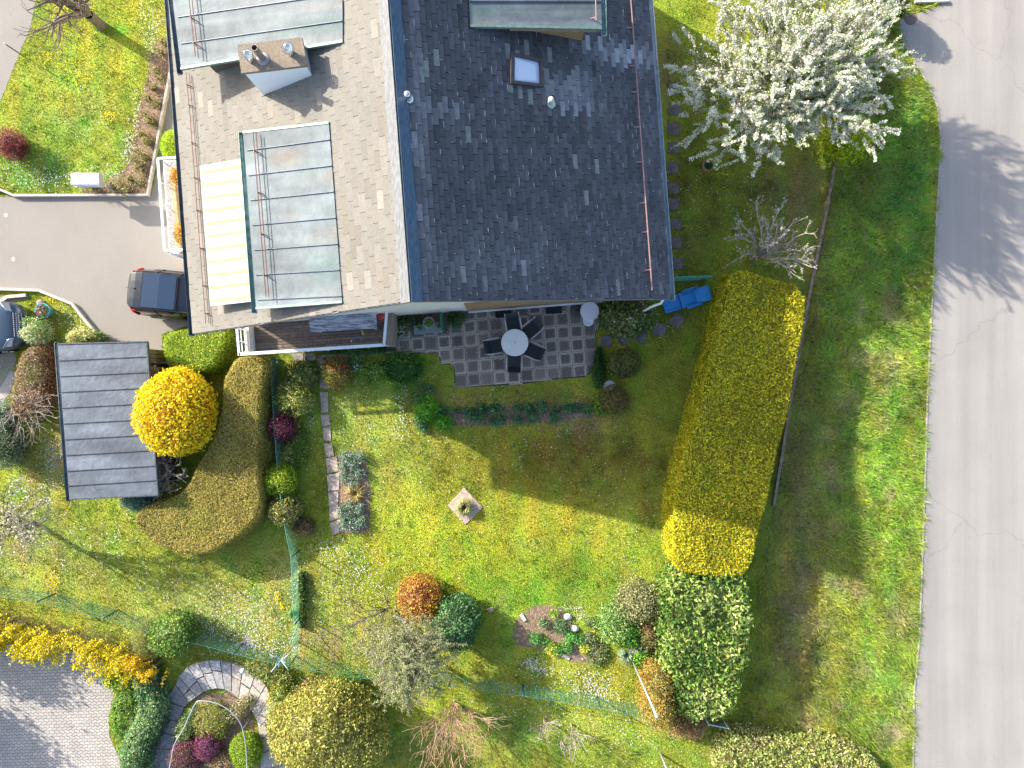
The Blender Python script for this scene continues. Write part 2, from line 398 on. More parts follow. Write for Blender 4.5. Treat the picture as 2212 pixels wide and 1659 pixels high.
ii = np.arange((ny-1)*nx).reshape(ny-1, nx)[:, :-1].ravel(); F = np.column_stack([ii, ii+nx, ii+nx+1, ii+1]).astype(np.int32)
m, N, L, b = newmat("lawn"); a = N.new("ShaderNodeAttribute"); a.attribute_name = "Col"; co = objco(N)
f1 = ramp(N, L, noise(N, L, 15, 8, .9, co), [(.32, (.22,.26,.25)), (.5, (1,1,1)), (.68, (2.2,2.0,2.2))])
c1 = mixc(N, L, 1.0, a.outputs["Color"], f1, 'MULTIPLY')
th = ramp(N, L, noise(N, L, 9, 6, .75, co), [(.62, 0), (.72, 1)])
c2 = mixc(N, L, th, c1, mixc(N, L, .5, c1, (.34,.27,.12)))
L.new(c2, b.inputs["Base Color"]); b.inputs["Roughness"].default_value = .95; b.inputs["Specular IOR Level"].default_value = .1
bump(N, L, b, noise(N, L, 13, 6, .8, co), 1.0, .10)
ground = link_mesh("ground", V, F, m, None, sward(Xf, Yf)); tag(ground, kind='structure')
far = MB()
x0, x1, y0, y1 = V[:,0].min(), V[:,0].max(), V[:,1].min(), V[:,1].max(); B = 260
for a_, b_, c_, d_ in ((-B,-B,B,y0),(-B,y1,B,B),(-B,y0,x0,y1),(x1,y0,B,y1)): far.sheet([(a_,b_,-.002),(c_,b_,-.002),(c_,d_,-.002),(a_,d_,-.002)], (.17,.23,.04))
tag(far.build("meadow", attrmat("far_meadow", .9, 1.2, .35), cols=True), kind='structure')
# ---- asphalt
def asphalt(name, c1, c2, c3, cracks=1):
    m, N, L, b = newmat(name); co = objco(N)
    base = ramp(N, L, noise(N, L, .55, 5, .6, co), [(.3, c1), (.7, c2)])
    gr = ramp(N, L, noise(N, L, 26, 6, .95, co), [(.3, (.66,.66,.66)), (.7, (1.34,1.33,1.31))])
    st = ramp(N, L, noise(N, L, 2.2, 7, .7, co, 1.2), [(.58, 0), (.75, 1)])
    cc = mixc(N, L, 1, mixc(N, L, mixc(N, L, .5, st, (0,0,0)), base, c3), gr, 'MULTIPLY')
    vo = N.new("ShaderNodeTexVoronoi"); vo.feature = 'DISTANCE_TO_EDGE'; vo.inputs["Scale"].default_value = .10
    wn = N.new("ShaderNodeTexNoise"); wn.inputs["Scale"].default_value = .9; wn.inputs["Detail"].default_value = 6; L.new(co, wn.inputs[0])
    ad = N.new("ShaderNodeVectorMath"); ad.operation = 'MULTIPLY_ADD'; L.new(wn.outputs["Color"], ad.inputs[0]); ad.inputs[1].default_value = (1.3,1.3,1.3); L.new(co, ad.inputs[2]); L.new(ad.outputs[0], vo.inputs["Vector"])
    ck = ramp(N, L, vo.outputs["Distance"], [(.0005, (.86,.85,.84)), (.0025, (1,1,1))])
    if cracks:
        wt = ramp(N, L, noise(N, L, 1, 4, .6, mapping(N, L, co, (.85, .035, 1), (0, 0, R(-2.5)))), [(.35, (.88,.88,.89)), (.62, (1.1,1.095,1.085))]); cc = mixc(N, L, 1, cc, wt, 'MULTIPLY')
    L.new(mixc(N, L, cracks, cc, ck, 'MULTIPLY'), b.inputs["Base Color"]); b.inputs["Roughness"].default_value = .9
    bump(N, L, b, noise(N, L, 90, 3, .7, co), .35, .006); return m
ASPH = asphalt("old_asphalt", (.245,.226,.20), (.278,.256,.227), (.213,.196,.173), 0.0)
ASPH2 = asphalt("road_asphalt", (.285,.264,.238), (.318,.296,.268), (.245,.227,.205))
def ring(p, z): return [Vector((v.x, v.y, z)) for v in p]
DRIVE = [(-420,425),(35,425),(326,424),(338,370),(372,165),(372,60),(1000,60),(1000,700),(505,700),(470,708),(400,705),(350,722),(352,790),(330,800),(320,738),(226,735),(200,700),(160,657),(90,627),(0,625),(-420,620)]
TOPROAD = [(-420,-300),(130,-300),(78,0),(66,60),(30,145),(0,222),(-60,330),(-420,330)]
ROAD = [(2040,-300),(2042,0),(2030,12),(1945,42),(1942,62),(1953,95),(1995,165),(2024,228),(2032,300),(2026,420),(2018,560),(2010,700),(2003,850),(1999,1010),(1994,1200),(1986,1380),(1976,1500),(1974,1659),(1970,1980),(2800,1980),(2800,-300)]
def sheet(name, poly, z, mt, **k):
    o = MB().sheet(ring(px(poly), z)).build(name, mt); return tag(o, kind='structure')
sheet("driveway", DRIVE, .004, ASPH); sheet("access_road", TOPROAD, .004, ASPH); sheet("road", ROAD, .004, ASPH2)
LOT2 = [(-420,650),(-10,650),(70,640),(60,700),(40,755),(36,790),(10,830),(-20,900),(-420,900)]
sheet("parking_ground", [(-420,640),(0,640),(48,636),(70,642),(20,655),(30,760),(0,765),(-420,765)], .003, ASPH)
sheet("grass_pavers", [(-420,765),(30,760),(36,775),(28,800),(0,838),(-420,838)], .003, simple("turf_pavers", (.12,.15,.06), (.42,.38,.32), 22, .9, bstr=1, bscale=25, bdist=.03))
sheet("small_path", [(-420,838),(0,838),(24,800),(36,812),(20,850),(0,880),(-420,880)], .0035, simple("round_paving", (.36,.33,.31), (.46,.43,.40), 9, .9, bstr=.4))
# ---- kerbs (real steps)
CONC = simple("kerb_concrete", (.40,.36,.31), (.55,.50,.44), 8, .9, bstr=.4)
def strip(name, line, wd, z, mt, z0=0.0, px_line=True, parent=None, kind='structure'):
    pts = [P(*q) for q in line] if px_line else line; m = MB(); L_, Rr = [], []
    for i, p in enumerate(pts):
        d = (pts[min(i+1, len(pts)-1)]-pts[max(0, i-1)]); d.z = 0; d.normalize(); nn = Vector((-d.y, d.x, 0))*wd/2; L_.append(p+nn); Rr.append(p-nn)
    for i in range(len(pts)-1):
        b4 = [L_[i], Rr[i], Rr[i+1], L_[i+1]]; m.hexa([Vector((q.x, q.y, z0)) for q in b4], [Vector((q.x, q.y, z)) for q in b4])
    o = m.build(name, mt, parent)
    if kind: tag(o, kind=kind)
    return o
strip("kerb", [(-420,390),(0,409),(35,424),(322,423),(370,165),(372,150)], .09, .17, CONC)
strip("kerb", [(-420,622),(0,625),(88,628),(160,657),(186,690),(226,738)], .10, .16, CONC)
strip("kerb", [(0,655),(20,642),(60,638)], .12, .13, CONC)
strip("kerb", [(1974,5),(2046,3)], .12, .12, CONC)
strip("road_edge", [(1942,62),(1953,95),(1995,165),(2024,228),(2032,300),(2018,560),(2003,850),(1999,1010),(1986,1380),(1974,1500),(1972,1700)], .05, .03, simple("edge_stone", (.30,.27,.24), (.42,.38,.34), 9, .9))
strip("garden_edging", [(1806,330),(1780,470),(1748,625),(1722,770),(1700,900),(1684,1000),(1669,1092)], .10, .14, simple("edging_wood", (.16,.11,.07), (.34,.25,.17), 6, .9, bstr=.5))
# ---- paved yard bottom left
m, N, L, b = newmat("interlocking_pavers"); co = mapping(N, L, objco(N), rot=(0, 0, R(-2)))
sx = N.new("ShaderNodeSeparateXYZ"); L.new(co, sx.inputs[0])
wob = math_(N, L, 'MULTIPLY', math_(N, L, 'SINE', math_(N, L, 'MULTIPLY', sx.outputs[0], 2*math.pi/.19)), .017)
wob2 = math_(N, L, 'MULTIPLY', math_(N, L, 'SINE', math_(N, L, 'MULTIPLY', sx.outputs[1], 2*math.pi/.13)), .012)
cx = N.new("ShaderNodeCombineXYZ"); L.new(math_(N, L, 'ADD', sx.outputs[0], wob2), cx.inputs[0]); L.new(math_(N, L, 'ADD', sx.outputs[1], wob), cx.inputs[1])
br = N.new("ShaderNodeTexBrick"); L.new(cx.outputs[0], br.inputs[0]); br.inputs["Scale"].default_value = 1; br.inputs["Brick Width"].default_value = .19; br.inputs["Row Height"].default_value = .115
br.inputs["Mortar Size"].default_value = .007; br.inputs["Mortar Smooth"].default_value = .3
br.inputs["Color1"].default_value = (.46,.42,.37,1); br.inputs["Color2"].default_value = (.37,.345,.31,1); br.inputs["Mortar"].default_value = (.09,.08,.065,1)
g2 = ramp(N, L, noise(N, L, 1.2, 6, .7, objco(N)), [(.3, (.85,.85,.86)), (.7, (1.12,1.1,1.08))]); g3 = ramp(N, L, noise(N, L, 60, 3, .7, objco(N)), [(.3, .85), (.7, 1.13)])
L.new(mixc(N, L, 1, mixc(N, L, 1, br.outputs["Color"], g2, 'MULTIPLY'), g3, 'MULTIPLY'), b.inputs["Base Color"]); b.inputs["Roughness"].default_value = .9
bump(N, L, b, math_(N, L, 'SUBTRACT', 1.0, br.outputs["Fac"]), .8, .01)
YARD = [(-420,1385),(0,1390),(120,1395),(215,1425),(252,1462),(246,1500),(236,1545),(236,1590),(252,1625),(285,1655),(305,1700),(305,1980),(-420,1980)]
sheet("paved_yard", YARD, .004, m)
# ---- patio slabs: one 50 cm slab after another
PATIO = [(832,712),(840,690),(980,672),(1300,652),(1300,700),(1287,718),(1289,745),(1287,788),(1276,806),(1262,815),(1205,819),(1120,831),(982,838),(980,788),(952,787),(946,763),(832,767)]
m, N, L, b = newmat("patio_slab"); a = N.new("ShaderNodeAttribute"); a.attribute_name = "Col"; co = objco(N)
sr = N.new("ShaderNodeSeparateColor"); L.new(a.outputs["Color"], sr.inputs[0])
nz = noise(N, L, 16, 9, .85, co); nz2 = noise(N, L, 70, 4, .85, co)
msk = math_(N, L, 'ADD', sr.outputs[0], math_(N, L, 'MULTIPLY', math_(N, L, 'SUBTRACT', nz, .5), 2.1)); msk = math_(N, L, 'ADD', msk, math_(N, L, 'MULTIPLY', math_(N, L, 'SUBTRACT', nz2, .5), 1.6))
dk = mixc(N, L, sr.outputs[1], (.085,.073,.068), (.20,.172,.15)); spk = ramp(N, L, nz2, [(.36, (.6,.6,.6)), (.62, (1.5,1.45,1.4))])
L.new(mixc(N, L, 1, mixc(N, L, ramp(N, L, msk, [(.20, 0), (.44, 1)]), dk, (.42,.37,.29)), spk, 'MULTIPLY'), b.inputs["Base Color"]); b.inputs["Roughness"].default_value = .92; bump(N, L, b, nz2, .6, .006)
pm = MB(); ang = R(4.6); ca, sa = math.cos(ang), math.sin(ang); org = P(982, 838); S = .503
pw = [(v.x, v.y) for v in px(PATIO)]; NS = 9
random.seed(5)
for i in range(-8, 14):
    for j in range(-2, 9):
        cxl = [(i+.5)*S, (j+.5)*S]; cpt = org+Vector((cxl[0]*ca-cxl[1]*sa, cxl[0]*sa+cxl[1]*ca, 0))
        dirt = random.uniform(.1, 1.0); tone = random.uniform(0, .8); hz = .02+random.uniform(-.002, .003)
        vs = []; cs = []; fs = []
        for u in range(NS+1):
            for v_ in range(NS+1):
                lu, lv = -.5+u/NS, -.5+v_/NS; e = max(abs(lu), abs(lv))*2
                w_ = Vector(((cxl[0]+lu*(S-.014))*ca-(cxl[1]+lv*(S-.014))*sa, (cxl[0]+lu*(S-.014))*sa+(cxl[1]+lv*(S-.014))*ca, 0))+org
                vs.append(Vector((w_.x, w_.y, hz)))
                pe = max(0, (e-.62)/.38)**1.3*(.6+.8*random.random()); k = min(1, max(0, 1-pe*dirt*1.6)); 
                ed = max(0, (e-.45)/.55)**1.6*(.25+.6*dirt); cs.append((ed, tone, 0))
        vx = np.array([(v.x, v.y) for v in vs]); ins = inpoly(vx[:,0], vx[:,1], pw)
        if not ins.any(): continue
        base = len(pm.v)
        for u in range(NS):
            for v_ in range(NS):
                q4 = [u*(NS+1)+v_, (u+1)*(NS+1)+v_, (u+1)*(NS+1)+v_+1, u*(NS+1)+v_+1]
                if all(ins[k] for k in q4): fs.append(tuple(base+k for k in q4))
        pm.v += [tuple(v) for v in vs]; pm.c += cs; pm.f += fs
tag(pm.build("patio", m, cols=True), kind='structure')
sheet("patio_bed", PATIO, .006, simple("joint_sand", (.03,.028,.02), (.08,.07,.05), 12, .95))
# ---- soil beds
def bed(name, poly, z=.004): return sheet(name, poly, z, SOIL)
bed("rose_bed_soil", [(338,90),(370,80),(372,165),(322,420),(180,422),(176,405),(230,392),(275,360),(290,300),(300,230),(318,165),(325,120)])
bed("flower_bed_soil", [(1112,1345),(1130,1322),(1165,1306),(1210,1312),(1240,1350),(1262,1390),(1275,1430),(1240,1432),(1200,1415),(1160,1400),(1118,1395),(1106,1375)])
bed("border_soil", [(950,885),(1080,878),(1200,878),(1262,865),(1275,900),(1190,912),(1020,922),(950,918)], .003)
bed("border_soil", [(728,985),(752,972),(790,990),(800,1060),(798,1150),(735,1152),(722,1060)], .003)
bed("border_soil", [(1400,1330),(1432,1300),(1436,1440),(1410,1430)], .003)
bed("border_soil", [(845,690),(975,676),(1002,668),(1000,716),(970,718),(930,712),(850,716)], .022)
bed("hedge_soil", [(570,800),(600,780),(606,900),(600,1100),(575,1060),(566,900)], .003)
bed("island_soil", [(395,1560),(430,1500),(500,1495),(545,1540),(560,1659),(560,1760),(360,1760),(365,1620)], .004)
# ---------------------------------------------------------------- the house
UH = Vector((-.0732, .9973, 0)); LU = 14.0
house = thing("house", tuple(P(900, 300)), "large house with pale tiled sunny slope, dark tiled shaded slope, dormers and chimney", "house")
E1, R1, E2 = P(418, 721, 5.3), P(888, 650, 9.1), P(1448, 645, 4.5)
nL = (R1-E1).cross(UH).normalized(); nL = nL if nL.z > 0 else -nL
nR = (E2-R1).cross(UH).normalized(); nR = nR if nR.z > 0 else -nR
def onL(X, Y, up=0.0): return hit(X, Y, E1+nL*up, nL)
def onR(X, Y, up=0.0): return hit(X, Y, E2+nR*up, nR)
print("zL(478,187)=%.2f zL(575,210)=%.2f zL(725,400)=%.2f zL(523,400)=%.2f zR(1012,56)=%.2f" % (onL(478,187).z, onL(575,210).z, onL(725,400).z, onL(523,400).z, onR(1012,56).z))
PLASTER = simple("cream_plaster", (.62,.56,.46), (.70,.64,.54), 3, .9, bstr=.3, bscale=50)
PLASTERW = simple("white_plaster", (.86,.87,.88), (.90,.90,.90), 3, .85, bstr=.2)
WOODB = simple("brown_timber", (.22,.13,.06), (.34,.21,.10), 3, .75, bstr=.5, bscale=18, stretch=(1,6,6))
def to_px(p): k = FOC/(CAMH-p.z); return 1106+p.x*k, 829.5-p.y*k
def tiles(name, p0, p1, nrm, course, tlen, colfun, mt, stag, thick=.022, gap=.009, seed=1, lich=0):
    random.seed(seed); vb = p1-p0; n = max(1, round(vb.length/course)); m = MB(); S_ = vb/n
    for i in range(n):
        a0 = -((i*stag) % 1.0)*tlen
        while a0 < LU:
            s0, s1 = max(0, a0)+gap/2, min(LU, a0+tlen)-gap/2; a0 += tlen
            if s1-s0 < .03: continue
            lift = thick*random.uniform(.7, 1.35); sk = random.uniform(-.004, .004); jl = random.uniform(-.006, .006)
            lo, hi = p0+S_*(i+.0)-vb.normalized()*(.012+jl), p0+S_*(i+1.04)
            A, Bq, Cq, D = lo+UH*s0+nrm*(lift+sk), lo+UH*s1+nrm*(lift-sk), hi+UH*s1+nrm*.004, hi+UH*s0+nrm*.004
            dz = nrm*-.03; c = colfun((A+Cq)/2)
            m.add([A, Bq, Cq, D, A+dz, Bq+dz, D+dz, Cq+dz], [(0,1,2,3) if (Bq-A).cross(D-A).dot(nrm) > 0 else (3,2,1,0), (0,4,5,1), (0,3,6,4), (1,5,7,2)], c)
            if lich and random.random() < lich*(1.6 if random.random() < .5 else .6):
                n_ = nrm*.0025; wd_ = random.uniform(.010, .028); u1 = (Bq-A).normalized(); v1 = (D-A).normalized(); f0 = random.uniform(0, .6); f1 = f0+random.uniform(.15, .5)
                if random.random() < .55: q4 = [A+u1*0+v1*(D-A).length*f0, A+u1*wd_+v1*(D-A).length*f0, A+u1*wd_*.6+v1*(D-A).length*min(1, f1), A+v1*(D-A).length*min(1, f1)]
                else: q4 = [A+(Bq-A)*f0, A+(Bq-A)*min(1, f1), A+(Bq-A)*min(1, f1)+v1*wd_, A+(Bq-A)*f0+v1*wd_*.6]
                g_ = random.uniform(.2, .42) if nrm.x > 0 else random.uniform(.2,.3); m.add([v+n_ for v in q4], [(0,1,2,3)], (g_, g_*.98, g_*.92))
    return m.build(name, mt, house, cols=True)
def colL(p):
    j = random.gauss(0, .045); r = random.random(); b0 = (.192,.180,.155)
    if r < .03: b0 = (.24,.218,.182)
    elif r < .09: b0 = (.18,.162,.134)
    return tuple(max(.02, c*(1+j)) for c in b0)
EX = [(914,132),(938,135),(1006,305),(1260,412),(1236,340),(1286,345),(1242,178),(1002,600),(1330,628),(1098,110),(1118,112),(1134,112),(1106,195),(1122,197),(1145,200),(1182,128),(1183,155),(1184,180)]
USED = set()
def gblob(X, Y, cx, cy, rx, ry, s): return s*math.exp(-(((X-cx)/rx)**2+((Y-cy)/ry)**2))
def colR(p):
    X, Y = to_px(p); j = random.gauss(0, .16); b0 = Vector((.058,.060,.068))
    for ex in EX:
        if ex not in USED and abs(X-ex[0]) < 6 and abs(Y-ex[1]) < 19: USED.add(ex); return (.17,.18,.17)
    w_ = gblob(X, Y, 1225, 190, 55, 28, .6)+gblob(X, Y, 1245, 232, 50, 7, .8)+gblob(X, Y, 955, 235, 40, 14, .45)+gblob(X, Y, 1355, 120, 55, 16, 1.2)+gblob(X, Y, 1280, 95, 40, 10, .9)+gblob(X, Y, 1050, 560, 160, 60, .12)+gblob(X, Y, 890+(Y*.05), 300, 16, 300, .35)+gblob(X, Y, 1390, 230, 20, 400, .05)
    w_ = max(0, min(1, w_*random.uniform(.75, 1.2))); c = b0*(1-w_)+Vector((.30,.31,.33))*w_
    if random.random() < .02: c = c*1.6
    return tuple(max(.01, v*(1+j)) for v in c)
mL = attrmat("pale_tiles", .85, 14, .16, .35, 70, .004)
def lichen(name):
    m, N, L, b = newmat(name); a = N.new("ShaderNodeAttribute"); a.attribute_name = "Col"; co = objco(N)
    f = ramp(N, L, noise(N, L, 5, 6, .7, co), [(.3, .75), (.7, 1.35)]); c = mixc(N, L, 1, a.outputs["Color"], f, 'MULTIPLY')
    n1 = ramp(N, L, noise(N, L, 13, 8, .85, mapping(N, L, co, (1,1,1)), .4), [(.625, 0), (.665, 1)])
    n2 = ramp(N, L, noise(N, L, 1.1, 4, .6, co), [(.40, .15), (.62, 1)])
    L.new(mixc(N, L, math_(N, L, 'MULTIPLY', n1, n2), c, (.33,.33,.33)), b.inputs["Base Color"])
    L.new(ramp(N, L, noise(N, L, 8, 4, .6, co), [(.3, .5), (.7, .85)]), b.inputs["Roughness"]); bump(N, L, b, noise(N, L, 70, 4, .7, co), .5, .004); return m
mR = lichen("dark_tiles")
roofL = tiles("roof", E1, R1, nL, .20, .50, colL, mL, .355, seed=2, lich=.03)
roofL["label"] = "sunlit pale beige tiled roof slope"
roofR = tiles("roof", E2, R1, nR, .158, .46, colR, mR, .37, seed=3, gap=.016, lich=.38, thick=.03)
roofR["label"] = "shaded dark slate coloured tiled roof slope"
UNDER = simple("roof_underlay", (.03,.03,.032)); EAVEW = simple("eave_board", (.50,.45,.38), (.56,.5,.43), 5, .8)
def slab(b, p0, p1, nrm, up, th, e0=0.0):
    q = [p0+UH*e0, p1+UH*e0, p1+UH*LU, p0+UH*LU]; b.hexa([v+nrm*(up-th) for v in q], [v+nrm*up for v in q])
m_ = MB(); slab(m_, E1, R1, nL, -.008, .10, .012); slab(m_, E2, R1, nR, -.008, .10, .012); m_.build("roof_deck", UNDER, house)
m_ = MB()                                          # verge boards along the gable edge
for p0, p1, nr in ((E1, R1, nL), (E2, R1, nR)):
    a_ = p0+nr*.0; b_ = p1+nr*.0; o = -UH*.02; m_.hexa([a_-nr*.16+o, b_-nr*.16+o, b_-nr*.16+UH*.006, a_-nr*.16+UH*.006], [a_-nr*.012+o, b_-nr*.012+o, b_-nr*.012+UH*.006, a_-nr*.012+UH*.006])
m_.build("verge_board", simple("verge", (.10,.10,.11), (.2,.2,.2), 8, .7), house)
# walls: a closed gabled block set in under the roof
def gpt(t, zf=0, back=.6):                          # t 0..1 from left eave to right eave on the gable line
    p = (E1.lerp(R1, t*2) if t < .5 else R1.lerp(E2, (t-.5)*2)); return p+UH*back
wl, wr = .035, .93; m_ = MB()
A_, B_, C_ = gpt(wl), gpt(.5), gpt(wr); top = [A_-Vector((0,0,.22)), B_-Vector((0,0,.30)), C_-Vector((0,0,.22))]
base = [Vector((A_.x, A_.y, -.3)), Vector((C_.x, C_.y, -.3))]
f0 = [base[0], base[1], top[2], top[1], top[0]]; f1 = [v+UH*12.6 for v in f0]
m_.add(f0+f1, [(4,3,2,1,0),(5,6,7,8,9),(0,1,6,5),(1,2,7,6),(4,0,5,9)]); m_.build("wall", PLASTER, house)
# brown timber cladding with a white sill on the gable wall behind the patio
wd = (base[1]-base[0]).normalized(); wn = -UH
def onwall(X, out=0.0, z=0.0):
    p = P(X, 669, z); s = (p-base[0]).dot(wd); return base[0]*1+wd*s+wn*out+Vector((0,0,z-base[0].z))
m_ = MB(); a0, a1 = onwall(1009, 0, 1.2), onwall(1420, 0, 1.2)
for z0, z1, o in ((.32, 1.28, .05), (1.34, 2.7, .07)): m_.hexa([Vector((p.x, p.y, z0))+wn*q for p, q in ((a0, .002), (a0, o), (a1, o), (a1, .002))], [Vector((p.x, p.y, z1))+wn*q for p, q in ((a0, .002), (a0, o), (a1, o), (a1, .002))])
m_.build("timber_cladding", WOODB, house)
m_ = MB(); m_.hexa([Vector((p.x, p.y, .24))+wn*q for p, q in ((a0, .002), (a0, .11), (a1, .11), (a1, .002))], [Vector((p.x, p.y, .315))+wn*q for p, q in ((a0, .002), (a0, .11), (a1, .11), (a1, .002))]); m_.build("window_sill", WHITE, house)
# ridge cap: two folded metal sheets, the right one's shade put into its colour
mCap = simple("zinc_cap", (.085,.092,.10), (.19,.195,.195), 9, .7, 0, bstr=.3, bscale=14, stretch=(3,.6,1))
mCapD = simple("shaded_blue_cap", (.035,.075,.12), (.09,.14,.19), 10, .5, .3, bstr=.4, bscale=12, stretch=(3,.6,1))
for p1, nr, dd, mt, nm in ((R1, nL, (E1-R1).normalized(), mCap, "light zinc half of the ridge cap"), (R1, nR, (E2-R1).normalized(), mCapD, "shaded half of the ridge cap, its shade coloured dark blue")):
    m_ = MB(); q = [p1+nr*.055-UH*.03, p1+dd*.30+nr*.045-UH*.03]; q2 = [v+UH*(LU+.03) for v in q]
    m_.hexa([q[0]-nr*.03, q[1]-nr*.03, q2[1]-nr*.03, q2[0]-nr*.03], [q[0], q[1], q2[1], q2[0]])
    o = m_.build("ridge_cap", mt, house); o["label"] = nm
def trough(p, q, r, mt, parent, name="gutter", endcap=True, n=8, th=.012):
    p, q = Vector(p), Vector(q); d = (q-p).normalized(); s = d.cross(Vector((0,0,1))).normalized(); m = MB(); up = Vector((0,0,1)); rg = []
    for c in (p, q):
        pr = [c+s*math.cos(math.pi+math.pi*k/n)*r+up*math.sin(math.pi+math.pi*k/n)*r for k in range(n+1)]
        pi = [c+s*math.cos(math.pi+math.pi*k/n)*(r-th)+up*math.sin(math.pi+math.pi*k/n)*(r-th) for k in range(n, -1, -1)]
        rg.append(pr+pi)
    m.loft(rg, True)
    if endcap:
        for c, sg in ((p, -1), (q, 1)):
            h = [c+d*sg*.004+s*math.cos(math.pi+math.pi*k/n)*r+up*(math.sin(math.pi+math.pi*k/n)*r) for k in range(n+1)]; h2 = [v+d*sg*.01 for v in h]; m.loft([h, h2], True)
    m.tube([p+s*r, q+s*r], .011, 6); m.tube([p-s*r, q-s*r], .009, 6)
    return m.build(name, mt, parent, True)
PATINA = simple("copper_patina", (.08,.17,.16), (.26,.38,.34), 7, .5, .35, bstr=.2)
GUT = simple("dark_zinc_gutter", (.05,.07,.09), (.14,.17,.19), 7, .5, .4)
gz = Vector((0,0,-.05)); trough(E1+gz-UH*.05-Vector((.075,0,0)), E1+UH*LU+gz-Vector((.075,0,0)), .085, GUT, house)
trough(E2+gz-UH*.03+Vector((.075,0,0)), E2+UH*LU+gz+Vector((.075,0,0)), .085, simple("pale_zinc_gutter", (.24,.31,.34), (.40,.46,.48), 7, .5, .4), house)
# downpipe at the right eave corner
m_ = MB(); g0 = E2+gz+UH*.25+Vector((.07,0,-.08)); m_.tube([g0, g0+Vector((-.05,.02,-.2)), P(1428, 655, 3.3), P(1408, 662, 2.7), Vector((P(1408,662,2.7).x, P(1408,662,2.7).y, 0))], .045, 8); m_.build("downpipe", WHITE, house, True)
# snow guards: rails on brackets
COPPERRAIL = simple("brown_red_rail", (.13,.045,.04), (.22,.09,.075), 5, .5, .2)
PINKRAIL = simple("pinkish_rail", (.36,.20,.18), (.46,.28,.25), 5, .5, .2)
def guard(pts, nr, ups, r, mt, parent, brk, name="snow_guard", bl=.12, dirv=None):
    m = MB()
    for u_ in ups: m.tube([p+nr*u_ for p in pts], r, 6)
    d = (pts[-1]-pts[0]).normalized(); s = d.cross(nr).normalized()
    for t in brk:
        c = pts[0].lerp(pts[-1], t); m.tube([c, c+nr*(max(ups)+.03)], r*1.1, 5)
        m.tube([c+nr*(max(ups))-s*bl*.2, c+nr*.015+s*bl*(dirv or 1)], r*.9, 5)
    return m.build(name, mt, parent)
guard([onL(412,160), onL(420,240), onL(435,440), onL(455,699)], nL, (.06, .17), .011, COPPERRAIL, roofL, (.05,.13,.28,.42,.55,.70,.85,.96))
guard([onR(1357,0), onR(1403,628)], nR, (.12,), .02, PINKRAIL, roofR, (.10,.23,.32,.44,.56,.70,.80,.93), bl=.17, dirv=1)
